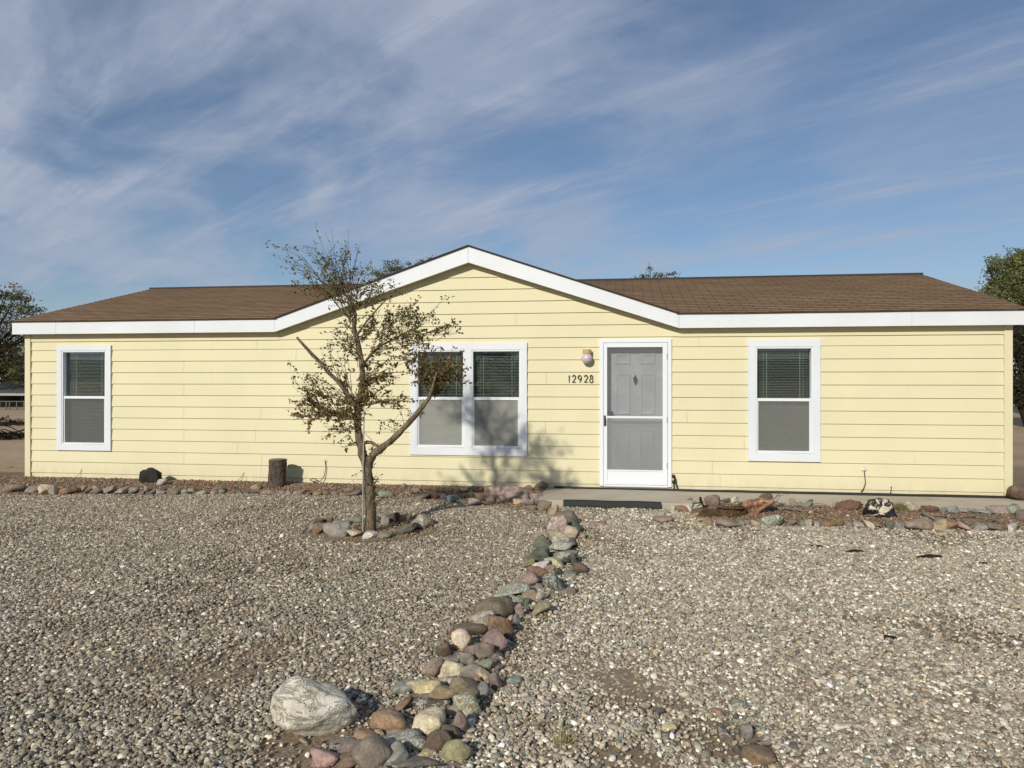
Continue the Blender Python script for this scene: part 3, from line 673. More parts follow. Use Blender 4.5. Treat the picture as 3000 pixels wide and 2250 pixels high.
# ---------------------------------------------------------------- stones
_bm = bmesh.new(); bmesh.ops.create_icosphere(_bm, subdivisions=4, radius=1.0)
ICO_V = np.array([v.co[:] for v in _bm.verts]); ICO_F = [tuple(v.index for v in f.verts) for f in _bm.faces]; _bm.free()
_bm = bmesh.new(); bmesh.ops.create_icosphere(_bm, subdivisions=3, radius=1.0)
ICO3_V = np.array([v.co[:] for v in _bm.verts]); ICO3_F = [tuple(v.index for v in f.verts) for f in _bm.faces]; _bm.free()
def stone_mesh(seed, w, d, h, shape='a', fine=False, tilt=0.0, yaw=0.0):
    V, F = (ICO_V, ICO_F) if fine else (ICO3_V, ICO3_F)
    rg = np.random.default_rng(seed)
    n = {'r': 9, 'a': 4, 'f': 5}[shape]; p = {'r': 18, 'a': 60, 'f': 40}[shape]
    N = rg.normal(size=(n, 3)); N /= np.linalg.norm(N, axis=1)[:, None]
    ax = np.array([[0, 0, 1], [0, 0, -1], [1, 0, 0.1], [-1, 0, 0.1], [0, 1, 0], [0, -1, 0.15]])+rg.normal(size=(6, 3))*{'r': .15, 'a': .42, 'f': .2}[shape]
    ax /= np.linalg.norm(ax, axis=1)[:, None]; N = np.vstack([N, ax])
    D = np.concatenate([rg.uniform({'r': 0.64, 'a': 0.52, 'f': 0.6}[shape], 1.0, n), rg.uniform({'r': .8, 'a': .6, 'f': .8}[shape], 1.0, 6)])
    if shape == 'r': D = 0.2+D*0.8
    if shape == 'f': D[n] = 0.5
    t = np.maximum(V@N.T, 1e-6)/D
    r = (t**p).sum(axis=1)**(-1/p)
    P = V*r[:, None]
    amp = {'r': 0.10, 'a': 0.09, 'f': 0.09}[shape]; o = Vector(rg.uniform(0, 50, 3))
    for i in range(len(P)):
        q = Vector(V[i]); P[i] *= 1+amp*mnoise.fractal(q*1.6+o, 0.9, 2.1, 4)+amp*0.25*mnoise.noise(q*7+o)
    if shape == 'a': P[:, 0] += P[:, 2]*rg.uniform(-.35, .35); P[:, 1] += P[:, 2]*rg.uniform(-.1, .4)
    lo, hi = P.min(0), P.max(0); P = (P-(lo+hi)/2)/((hi-lo)/2)
    P *= np.array([w, d, h])/2
    a = math.radians(tilt); c_, s_ = math.cos(a), math.sin(a)
    P = P@np.array([[c_, 0, s_], [0, 1, 0], [-s_, 0, c_]])
    a = TH+yaw; c_, s_ = math.cos(a), math.sin(a); P = P@np.array([[c_, s_, 0], [-s_, c_, 0], [0, 0, 1]])
    return P, F
COLS = {
 'gy': ('grey', (.26,.25,.235)), 'dg': ('dark grey', (.105,.10,.10)), 'bg': ('blue-grey', (.22,.25,.265)), 'pg': ('mauve-grey', (.20,.155,.145)),
 'pk': ('pinkish', (.31,.225,.20)), 'br': ('brown', (.25,.165,.105)), 'db': ('dark brown', (.115,.08,.058)), 'ru': ('rust-brown', (.27,.145,.08)),
 'tn': ('tan', (.39,.30,.19)), 'cr': ('cream', (.56,.49,.36)), 'wh': ('whitish', (.66,.63,.57)), 'gn': ('green-grey', (.19,.235,.175)),
 'dn': ('dark green', (.085,.115,.09)), 'lg': ('pale green', (.33,.37,.29)), 'yl': ('yellowish', (.50,.43,.22)), 'gb': ('grey-brown', (.225,.18,.135)),
 'ol': ('olive', (.27,.25,.14)), 'or': ('orange', (.40,.25,.14)), 'li': ('lilac-grey', (.33,.29,.30))}
SHP = {'r': 'rounded', 'a': 'angular', 'f': 'flat'}
STONES = []   # (px, py, w, h, colour, shape, tilt, zone, vein)
def add(ox, oy, s, rows, zone):
    for r in rows.strip().split(';'):
        q = r.split()
        if not q: continue
        x, y, w, h = map(float, q[:4]); c, sh = q[4], q[5]; tl = 0; vn = 0
        for e in q[6:]:
            if e[0] == 't': tl = float(e[1:])
            if e == 'v': vn = 1
        STONES.append([ox+x*s, oy+y*s, w*s, h*s, c, sh, tl, zone, vn])
add(1300, 1350, .3165, """1120 470 75 70 bg a;1130 540 185 130 gb f;1210 615 150 110 dn f t-25;1050 620 150 180 pk a v;1175 675 105 115 cr r t-20;1273 697 70 58 tn r;
1080 715 200 130 ol a v;905 700 130 95 pk f t30;1185 770 85 95 dg a;915 765 150 120 dn a;1090 795 205 100 lg a v;1140 890 150 180 gn a v t-20;880 890 190 130 dn r t35;795 955 110 85 ol a t30;
985 865 85 62 pg a t20;1045 885 75 65 pk r;1020 945 155 115 yl a v t-25;890 990 175 100 wh a t10;985 1005 95 80 pk a;1075 1030 85 65 dn a;1265 1005 125 95 db r;
1180 1055 115 55 gn f;880 1040 190 125 ru a;960 1085 195 85 pg f t12;1212 930 55 125 dg a;745 1115 235 140 pk a t25;900 1135 92 62 gn r;1045 1150 195 180 dn a v;600 1210 335 140 lg a v t15""", 'line')
add(1400, 1520, .16876, """640 1430 290 210 lg a v;1080 1190 145 115 bg a;920 1370 265 210 ol a;1120 1340 165 290 pk a v t-55;840 1450 130 140 dn a;850 1560 115 95 dn r;
1060 1570 320 235 ol a;1280 1330 145 110 gn a;1580 1270 230 125 pg f;1710 460 90 60 gy r""", 'line')
add(1250, 1740, .18083, """1100 260 580 350 gb r;900 440 340 280 pk a v;740 385 170 90 or f;700 565 460 280 db a t-12;1190 540 345 350 ru r;1330 700 150 150 db a;
1500 300 125 245 pk a;1460 440 150 180 bg a t-40;1350 430 90 160 tn a;420 640 140 150 ru a;570 760 260 340 cr r;1110 780 350 400 pk a t-30;
850 715 150 90 gy a;850 900 440 280 pg a t20;290 920 210 230 db r;430 890 150 120 br r;470 960 250 95 bg f;650 1040 270 190 gy a;310 1090 400 160 gy f t8;
1110 980 220 170 pg a;920 1160 230 190 gn a;390 1230 330 300 cr r;700 1230 350 280 gy a t-20;110 1240 260 350 pk a;1420 1400 200 120 bg f""", 'line')
add(1080, 1960, .18083, """900 300 440 280 yl a;600 300 310 230 bg f t15;1150 235 95 155 wh a v;1300 230 270 190 gb a v;1550 350 390 400 gb r t-20;1640 620 460 420 ol a v t-45;1780 190 170 170 br a;
1830 380 185 290 bg r t-15;1860 100 200 180 yl f t-35;2060 220 175 270 pg a;800 470 400 170 gb f t12;1180 440 390 280 br a;1010 640 490 300 db a v;520 620 330 240 br a t18;
330 860 470 360 or r;1430 700 260 220 ol r;1480 900 225 400 pg r;950 910 460 390 cr r t20;1250 870 200 180 pg a;500 940 230 140 br a;480 1040 370 140 bg r;
180 1060 150 150 tn a;510 1190 670 270 gy r v t8;880 1150 150 110 db a;1100 1200 400 370 db a;1330 1080 260 250 db r;1400 1340 400 360 ol r t25;1510 1160 115 65 pk r;
420 1440 350 300 gy r t40;950 1370 240 150 yl a;850 1500 590 290 dg a t10;1330 1570 310 150 pg a;560 1460 150 160 dg r""", 'line')
add(900, 2050, .18083, """970 590 320 220 br f t-15;580 710 330 145 bg r;1180 130 125 85 gy r;740 800 380 270 pg r;1050 870 500 490 pg r;
290 950 350 270 pk a;610 1010 440 240 br a;1120 1095 150 90 or a""", 'line')
add(1900, 2050, .2712, """220 295 152 95 yl r t10;1200 610 340 210 br f;1590 670 290 100 pg f;620 715 330 110 br f;980 45 175 85 gn f v;960 560 115 110 dg a;1060 350 120 150 gy f;
630 600 110 95 gy r t-30;110 125 105 75 dg r;750 140 125 80 br r;850 330 300 75 dg f t-38 v;830 400 210 150 gb a t-30 v;430 225 130 60 ol f""", 'path')
add(1300, 1350, .3165, """2040 545 185 60 pk f;1440 580 135 36 pk f;1660 640 115 32 or f;1480 745 90 26 pg f;2130 985 30 18 wh r""", 'path')
add(800, 1250, .2712, """500 1030 130 90 dg a;430 1090 85 95 gn a;520 1105 160 115 ru a;610 1025 90 90 db a;700 1115 260 145 li r;755 1030 195 60 bg f;870 1000 180 55 gn f;
890 1155 155 80 cr a;1050 1170 140 75 wh f;1200 1165 195 65 gn f t6;1130 1000 75 65 dn r;1210 1015 95 85 gy a;1310 985 135 110 db a;1425 995 135 85 br r;1420 1110 270 85 dg f t22;1600 1020 290 155 gb a v;940 915 45 30 db r""", 'ring')
add(0, 1390, .18987, """40 225 105 120 pg r;220 215 265 125 gb r;275 155 112 55 wh r;170 165 85 60 gy a;400 170 92 78 pk r;530 162 165 45 tn f;490 248 185 95 gy r;600 200 75 70 bg a;680 225 155 165 cr a t-8;
830 238 155 165 gy a;700 135 125 60 gb f;1040 242 240 135 ru a t15;920 215 115 65 gy f;1200 238 85 88 gy r;1280 212 95 78 tn a;1345 248 138 108 pg a t20;1460 205 85 78 ol a;1500 262 155 98 gb r;
1690 230 178 148 gy a t30;1820 212 75 65 gn a;1850 262 175 118 pk a;1925 207 88 48 pk f;2030 207 135 48 bg f;2050 252 185 108 gy a;2190 285 90 75 pg a;1020 175 60 30 cr r""", 'left')
add(400, 1370, .18083, """410 225 145 115 li a v;150 340 95 110 gy a;240 390 155 108 pg a;345 372 65 65 gy r;420 332 115 48 db f;575 335 95 48 pk f;410 405 165 85 gy r;610 392 205 118 pg r;770 395 155 95 gy r;
890 332 115 66 gn a;1030 325 155 78 db a;1050 402 205 95 ol a v;1330 312 195 92 gb r;1250 412 92 76 gy r;1300 392 170 88 pg a;1650 378 310 118 bg a;1385 382 95 66 gn r;1770 402 115 66 ru a;1920 385 118 78 dg a;
1940 290 175 96 tn r;2130 402 210 98 pk r;750 210 50 30 tn r;1240 222 45 25 cr r""", 'left')
add(780, 1390, .18987, """160 290 118 88 pg a;250 280 95 78 gy r;355 285 105 78 gy a;500 275 158 88 pk r;645 300 138 58 ru a t18;790 285 138 68 gb r;920 265 118 88 br a;1060 290 108 88 gy r;
1180 285 138 58 gb r;1360 260 230 88 pg r t14;1300 215 148 66 gb r;1845 285 250 115 gn r;610 220 108 55 gy f;1040 205 85 58 pg a;2110 178 108 76 pg r;950 205 90 30 pk f""", 'tree')
add(1180, 1380, .20796, """55 145 108 56 wh a t15;215 155 138 78 tn a v;20 208 66 76 pg a;185 258 125 66 br r;75 280 90 40 gy f;270 365 228 80 gb f;440 350 126 96 db r;550 312 146 60 ru r;560 370 98 66 gy a;640 270 146 56 dn a;700 390 176 108 bg r;
850 440 166 76 dg r;1010 440 186 100 pk r;1230 405 136 96 pg r;1370 395 106 56 or a;1450 430 116 66 bg r;975 245 126 56 dn r;860 265 116 66 tn a;1110 350 196 96 db r;970 302 126 66 gb r;760 272 96 76 br r;
1620 440 136 86 yl f;1755 450 190 116 gy a;1880 375 190 136 pk a;1840 205 66 66 db a;1955 205 178 104 gb r;2170 195 138 76 ol a;1990 495 218 156 gb a;2110 560 148 158 tn a;1820 520 158 66 br f;1770 245 136 76 gb r;1330 360 100 40 pk f;2190 640 60 60 gy a""", 'mid')
add(1960, 1430, .18083, """55 340 85 105 cr r;200 340 230 105 ru a;345 225 126 126 pg a;400 280 116 126 gn a t20;435 200 66 56 wh a;330 330 64 150 wh a t40;700 205 240 188 pg r t-12;905 210 168 86 db a t10;1060 190 126 96 cr a v;
1565 165 196 118 db r t15;2010 240 126 106 pk a;2130 265 106 62 gn r;395 440 255 78 tn f t12;570 520 265 108 or f t-10;640 600 136 66 ol f;940 570 360 138 pk r t-10;
1170 575 106 86 gn r;1270 565 95 76 pg a;1400 575 156 96 cr a t-15;1660 530 320 195 gn a v;1855 560 95 106 li a;1985 565 168 86 pg a;230 480 76 56 cr r;520 430 110 70 gy a;1150 240 90 50 br r""", 'right')
add(2340, 1430, .16275, """170 285 156 126 gn a;350 310 196 66 pk f;650 300 126 96 gy a;400 390 158 76 ru f t-15;215 405 76 56 yl r;2000 320 210 146 tn a v;70 640 96 116 gn a;190 640 156 136 ol a v;335 655 116 96 li a v t-20;
520 655 265 106 ru r;900 640 176 116 pg a;1070 640 205 92 pk a v;1270 650 206 136 cr a t-10;1440 650 166 106 br a;1640 640 136 106 dn r;1810 640 216 116 bg a;880 490 44 40 wh r""", 'right')
add(2660, 1430, .1537, """190 615 490 275 pk a t-10;590 665 320 186 tn a;870 700 310 166 ru a;1090 700 215 120 pk f t-35;1370 700 290 126 gy a t12;1660 695 310 156 pg a t-8;2040 715 370 148 wh a v;
660 400 126 86 gn a;850 400 176 108 bg r;1030 420 166 56 gy r;1210 425 186 56 gy r;1420 440 206 66 bg f;1700 400 298 116 pk r;1960 400 246 136 lg a;2190 470 225 168 pg r;2160 90 420 220 db r""", 'right')
def zone_text(s):
    px, py, zone = s[0], s[1], s[7]
    if zone == 'line':
        if py < 1545: return 'at the porch end of rock line'
        if py < 1610: return 'in the far rock line stretch'
        if py < 1680: return 'in green rock line stretch'
        if py < 1765: return 'near striped green stones of rock line'
        if py < 1850: return 'by the big cobble of rock line'
        if py < 1940: return 'in the middle rock line'
        if py < 2020: return 'where the rock line widens'
        if py < 2090: return 'in rock line facing white boulder'
        if py < 2160: return 'in the near rock line pile'
        return 'at the nearest rock line end'
    if zone == 'path': return 'sunk in the open gravel near the camera' if py > 2000 else 'sunk in the gravel before the door'
    if zone == 'ring': return 'in the tree ring, house side' if py < 1535 else 'in the tree ring, camera side'
    row = 'in front row of the '
    if zone == 'left':
        if py < 1424: row = 'in back row of the '
        a = 'before the wall corner' if px < 110 else 'under the left window' if px < 260 else 'between window and black rock' if px < 420 else 'in front of the black rock' if px < 500 else 'between black rock and stump' if px < 690 else 'at the tree stump'
        return row.replace(' of the ', ' ')+a
    if zone == 'tree': return 'in bed edge between stump and tree' if px < 1000 else 'in the bed edge behind the tree trunk'
    if zone == 'mid':
        a = 'beside the black white-streaked rock' if px < 1250 else 'left of the big mauve boulder' if px < 1420 else 'at the foot of the big mauve boulder' if px < 1540 else 'between mauve boulder and mat'
        return ('against the wall ' if py < 1440 else 'in the bed edge ')+a
    a = 'past the mat' if px < 2075 else 'by the hollow bark slab' if px < 2215 else 'around the big red fractured rock' if px < 2310 else 'before the right window' if px < 2420 else 'left of the black and white chunk' if px < 2520 else 'right of the black and white chunk' if px < 2680 else 'by the dead branches' if px < 2860 else 'by the right house corner'
    back = py < 1430+0.18*350 if px < 2340 else (py < 1499)
    return ('along the slab ' if back else 'along the gravel ')+a
def stone_label(i, used):
    s = STONES[i]; cn = COLS[s[4]][0]; depth = (on_ground(s[0], s[1]+s[3]/2)-Vector((0, -CD, 0))).length
    W = s[2]/FPX*depth; size = 'small' if W < 0.14 else 'large' if W > 0.30 else 'medium'
    return f"{size} {cn} {'veined ' if s[8] else ''}{SHP[s[5]]} stone {zone_text(s)}"
labs = [stone_label(i, None) for i in range(len(STONES))]
cnt = {}
for i, l_ in enumerate(labs): cnt.setdefault(l_, []).append(i)
ORD = ['first', 'second', 'third', 'fourth', 'fifth', 'sixth', 'seventh']
for l_, ids in list(cnt.items()):
    if len(ids) > 1:
        for i in ids:
            best = None
            for j in range(len(STONES)):
                if j == i or STONES[j][7] != STONES[i][7] or STONES[j][4] == STONES[i][4]: continue
                d = math.hypot(STONES[j][0]-STONES[i][0], STONES[j][1]-STONES[i][1])
                if best is None or d < best[0]: best = (d, j)
            labs[i] = l_+f", by a {COLS[STONES[best[1]][4]][0]} one"
cnt = {}
for i, l_ in enumerate(labs): cnt.setdefault(l_, []).append(i)
for l_, ids in cnt.items():
    if len(ids) > 1:
        ids.sort(key=lambda i: -STONES[i][2])
        for k, i in enumerate(ids): labs[i] = l_+('' if k == 0 and False else f", {['broadest','narrower','third broadest','fourth broadest'][k]}")
GRP = {'line': 'stones piled in the rock line', 'path': 'stones sunk in the gravel', 'ring': 'stones ringing the tree foot', 'left': 'stones edging the planting beds', 'tree': 'stones edging the planting beds', 'mid': 'stones edging the planting beds', 'right': 'stones edging the planting beds'}
def place_stone(px, py, w, h, shape, tilt, seed, fine=False, sink=0.10, dk=0.8, minh=0.0):
    g = on_ground(px, py+h*0.40); dv = Vector((px, py, 0)); dist = (g-Vector((0, -CD, HC))).length
    phi = math.atan2(HC-g.z, math.hypot(g.x, g.y+CD)); sc = dist*math.cos(phi)/FPX
    W = w*sc; hm = h*sc*math.cos(phi); D = dk*W
    if shape == 'f': D = 0.9*W
    if D*math.sin(phi) > 0.88*hm: D = 0.88*hm/math.sin(phi)
    H = math.sqrt(max(1e-6, hm*hm-(D*math.sin(phi))**2))/math.cos(phi)
    H = max(H, 0.3*W if shape != 'f' else 0.12*W, minh); H *= 1+sink
    D = max(D, 0.45*W, 0.03)
    c = on_ground(px, py, lift=H*0.38)
    return c, W, D, H
rs = random.Random(11)
for i, s in enumerate(STONES):
    px, py, w, h, cc_, sh, tl, zone, vn = s
    c, W, D, H = place_stone(px, py, w, h, sh, tl, i)
    k = (1.34 if py > 1930 else 1.24) if zone == 'line' else 1.06
    if zone == 'line': D *= 1.1; H *= 1.08
    if zone in ('left', 'tree'): H *= 0.85; c.z -= H*0.06
    if tl and sh != 'r': H *= 0.8
    P, F = stone_mesh(100+i, W*k, D*1.1, H*1.05, sh, False, tl, rs.uniform(-0.25, 0.25))
    me = bpy.data.meshes.new('stone'); me.from_pydata(P.tolist(), [], F); me.materials.append(M['stone']); me.polygons.foreach_set('use_smooth', [True]*len(me.polygons))
    o = bpy.data.objects.new('stone', me); COL.objects.link(o); o.location = c
    b = COLS[cc_][1]; lu = sum(b)/3; b = [(lu+(v-lu)*0.75)*q for v, q in zip(b, (1.0, .96, .88))]; j = rs.uniform(0.85, 1.18); o.color = (*[min(1, v*j*rs.uniform(0.94, 1.06)) for v in b], 0.0 if vn else 1.0)
    tag(o, labs[i], 'stone', GRP[zone])
print([l_ for l_ in labs if len(l_.split()) > 16]); print('STONES', len(STONES), 'dups', len(labs)-len(set(labs)), 'maxwords', max(len(l_.split()) for l_ in labs))
def special(px, py, w, h, mat, label, sh='a', cat='rock', name='rock', tilt=0, seed=1, dk=0.7, lift=0.0, amp=0):
    c, W, D, H = place_stone(px, py, w, h, sh, tilt, seed, dk=dk); c.z += lift
    P, F = stone_mesh(seed, W*1.04, D*1.05, H*1.03, sh, True, tilt)
    if amp:
        for i in range(len(P)):
            q = Vector(P[i]); n_ = q.normalized(); P[i] = np.array(q+n_*amp*mnoise.fractal(q*(2.2/W*1.3)+Vector((seed, 2, 3)), 0.7, 2.2, 6))
    me = bpy.data.meshes.new(name); me.from_pydata(P.tolist(), [], F); me.materials.append(M[mat]); me.polygons.foreach_set('use_smooth', [True]*len(me.polygons))
    o = bpy.data.objects.new(name, me); COL.objects.link(o); o.location = c; o.color = (1, 1, 1, 1); tag(o, label, cat); return o, c
paint('lava', (0.022, 0.019, 0.016), 0.9); 
special(444, 1394, 54, 42, 'lava', 'black lava rock in the bed against the yellow wall left of the stump', 'r', seed=31, amp=0.02)
special(1171, 1393, 50, 45, 'stone_bw2', 'black rock with white streaks standing against the wall behind the tree', 'a', seed=9, amp=0.03)
special(1486, 1437, 132, 52, 'stone_mauve', 'big long mauve and cream boulder under the double window', 'r', seed=12, amp=0.03)
special(2219, 1486, 84, 46, 'stone_red', 'big red-brown fractured rock beneath the right window', 'a', seed=15, amp=0.03)
special(2575, 1479, 86, 50, 'stone_bw', 'big black and white chunk of rock on the right bed', 'a', seed=22, amp=0.02, tilt=-8)
# the white boulder: outline drawn out to a blunt point on its right
c, W, D, H = place_stone(918, 2069, 250, 166, 'r', 0, 3, dk=0.62)
P = ICO_V.copy()
tx = [-1, -.93, -.8, -.6, -.3, 0, .3, .6, .85, .96, 1]; tt = [0, .45, .78, .95, 1.0, .92, .70, .40, .06, -.14, -.28]; tb_ = [0, -.35, -.66, -.93, -1, -.94, -.86, -.74, -.58, -.45, -.28]
for i in range(len(P)):
    x, y, z = P[i]; s = math.sqrt(max(1e-6, 1-x*x)); hi_ = np.interp(x, tx, tt); lo_ = np.interp(x, tx, tb_); yy, zz_ = y/s, z/s
    q = max(abs(yy), abs(zz_)); sq = 1+0.12*(1/ max(q, .5)-1)
    P[i] = (x, yy*sq*np.interp(x, [-1, -.85, -.4, .3, 1], [0, .6, 1, .8, 0]), (hi_+lo_)/2+(hi_-lo_)/2*zz_*sq)
for nv_, dv_ in (((-.2, -.8, .75), .74), ((.45, -.75, .62), .60), ((-.75, -.6, .1), .84), ((.3, -.85, -.5), .74), ((-.5, -.6, -.75), .84), ((.1, -1, .1), .80), ((-.75, -.2, .75), .92), ((.6, .1, .85), .60), ((.75, -.6, -.2), .66), ((0, .8, .6), .7)):
    nn = np.array(nv_)/np.linalg.norm(nv_); ex = P@nn-dv_; P -= np.outer(np.where(ex > 0, ex*0.9, 0), nn)
for i in range(len(P)):
    q = Vector(P[i]); n_ = q.normalized()
    P[i] += np.array(n_)*(0.07*mnoise.fractal(q*1.9+Vector((4, 4, 4)), 0.7, 2.1, 4)-0.05*max(0, 0.6-abs(mnoise.noise(Vector((q.x*1.3+q.z*.9, q.y*1.3, q.z*1.8-q.x))+Vector((9, 1, 5))))*5))
lo, hi = P.min(0), P.max(0); P = (P-(lo+hi)/2)/((hi-lo)/2)*np.array([W*0.99, D*1.2, H*1.0])/2
c_, s_ = math.cos(TH), math.sin(TH); P = P@np.array([[c_, s_, 0], [-s_, c_, 0], [0, 0, 1]])
me = bpy.data.meshes.new('boulder'); me.from_pydata(P.tolist(), [], ICO_F); me.materials.append(M['boulder_white']); me.polygons.foreach_set('use_smooth', [True]*len(me.polygons))
o = bpy.data.objects.new('boulder', me); COL.objects.link(o); o.location = c; tag(o, 'large whitish boulder lying alone on the gravel beside the rock line', 'boulder')
m_ = o.modifiers.new('subsurf', 'SUBSURF'); m_.levels = 1; m_.render_levels = 1
# ---------------------------------------------------------------- gravel as scattered pebbles
def pebble_group(name, mat, nv=3):
    g = bpy.data.node_groups.new(name, 'GeometryNodeTree')
    g.interface.new_socket('Geometry', in_out='INPUT', socket_type='NodeSocketGeometry'); g.interface.new_socket('Geometry', in_out='OUTPUT', socket_type='NodeSocketGeometry')
    N = g.nodes.new; L = g.links.new
    gi = N('NodeGroupInput'); go = N('NodeGroupOutput'); jn = N('GeometryNodeJoinGeometry')
    def attr(nm, ty):
        a = N('GeometryNodeInputNamedAttribute'); a.data_type = ty; a.inputs[0].default_value = nm; return [o for o in a.outputs if o.enabled][0]
    rot = N('FunctionNodeEulerToRotation'); L(attr('prot', 'FLOAT_VECTOR'), rot.inputs[0])
    sc = attr('pscl', 'FLOAT_VECTOR'); vr = attr('pvar', 'INT')
    for k in range(nv):
        ic = N('GeometryNodeMeshIcoSphere'); ic.inputs['Radius'].default_value = 0.5; ic.inputs['Subdivisions'].default_value = 2
        sp = N('GeometryNodeSetPosition'); L(ic.outputs[0], sp.inputs[0])
        nz = N('ShaderNodeTexNoise'); nz.noise_dimensions = '4D'; nz.inputs['W'].default_value = k*7.3; nz.inputs['Scale'].default_value = 2.2; nz.inputs['Detail'].default_value = 1.5
        sub = N('ShaderNodeVectorMath'); sub.operation = 'SUBTRACT'; L(nz.outputs['Color'], sub.inputs[0]); sub.inputs[1].default_value = (0.5, 0.5, 0.5)
        ml = N('ShaderNodeVectorMath'); ml.operation = 'SCALE'; L(sub.outputs[0], ml.inputs[0]); ml.inputs['Scale'].default_value = 0.75
        L(ml.outputs[0], sp.inputs['Offset'])
        sm_ = N('GeometryNodeSetMaterial'); sm_.inputs['Material'].default_value = mat; L(sp.outputs[0], sm_.inputs[0])
        ss = N('GeometryNodeSetShadeSmooth'); L(sm_.outputs[0], ss.inputs[0]); ss.inputs['Shade Smooth'].default_value = (k != 2)
        cmp_ = N('FunctionNodeCompare'); cmp_.data_type = 'INT'; cmp_.operation = 'EQUAL'
        ins_ = [i for i in cmp_.inputs if i.enabled]; L(vr, ins_[0]); ins_[1].default_value = k
        iop = N('GeometryNodeInstanceOnPoints'); L(gi.outputs[0], iop.inputs['Points']); L(cmp_.outputs[0], iop.inputs['Selection']); L(ss.outputs[0], iop.inputs['Instance'])
        L(rot.outputs[0], iop.inputs['Rotation']); L(sc, iop.inputs['Scale']); L(iop.outputs[0], jn.inputs[0])
    L(jn.outputs[0], go.inputs[0]); return g
PG = pebble_group('pebble_scatter', M['pebble'])
def scatter(name, pts, scl, rot, col, var, label, cat):
    me = bpy.data.meshes.new(name); me.vertices.add(len(pts)); me.vertices.foreach_set('co', pts.astype(np.float32).ravel())
    for nm, ty, key, ar in (('pscl', 'FLOAT_VECTOR', 'vector', scl), ('prot', 'FLOAT_VECTOR', 'vector', rot), ('pcol', 'FLOAT_COLOR', 'color', col), ('pvar', 'INT', 'value', var)):
        a = me.attributes.new(nm, ty, 'POINT'); a.data.foreach_set(key, ar.astype(np.int32 if ty == 'INT' else np.float32).ravel())
    me.materials.append(M['pebble']); me.update()
    o = bpy.data.objects.new(name, me); COL.objects.link(o); md = o.modifiers.new('scatter', 'NODES'); md.node_group = PG
    tag(o, label, cat, kind='stuff'); return o
def gz_np(x, y):
    def s(t): t = np.clip(t, 0, 1); return t*t*(3-2*t)
    z = 0.05*s((y+4.5)/3.4)
    return z+np.where(x < SLAB_X, 0.07*s((y+0.95)/0.75), (0.045*s((y+2.0)/0.4)+0.045*s((y+1.6)/0.45))*s((x-0.75)/0.4))
def vnoise(x, y, sc, seed):
    rg = np.random.default_rng(seed); T = rg.random((64, 64)); u = x*sc+100; v = y*sc+100; i = np.floor(u).astype(int); j = np.floor(v).astype(int); fu = u-i; fv = v-j
    fu = fu*fu*(3-2*fu); fv = fv*fv*(3-2*fv); i %= 64; j %= 64; i1 = (i+1) % 64; j1 = (j+1) % 64
    return (T[i, j]*(1-fu)+T[i1, j]*fu)*(1-fv)+(T[i, j1]*(1-fu)+T[i1, j1]*fu)*fv
LNX, LNY = [], []
for q in ((830, 2240), (1180, 2080), (1330, 1950), (1420, 1830), (1560, 1720), (1610, 1620), (1680, 1520)):
    p = on_ground(*q); LNX.append(p.x); LNY.append(p.y)
def line_x(y): return np.interp(y, LNY, LNX)
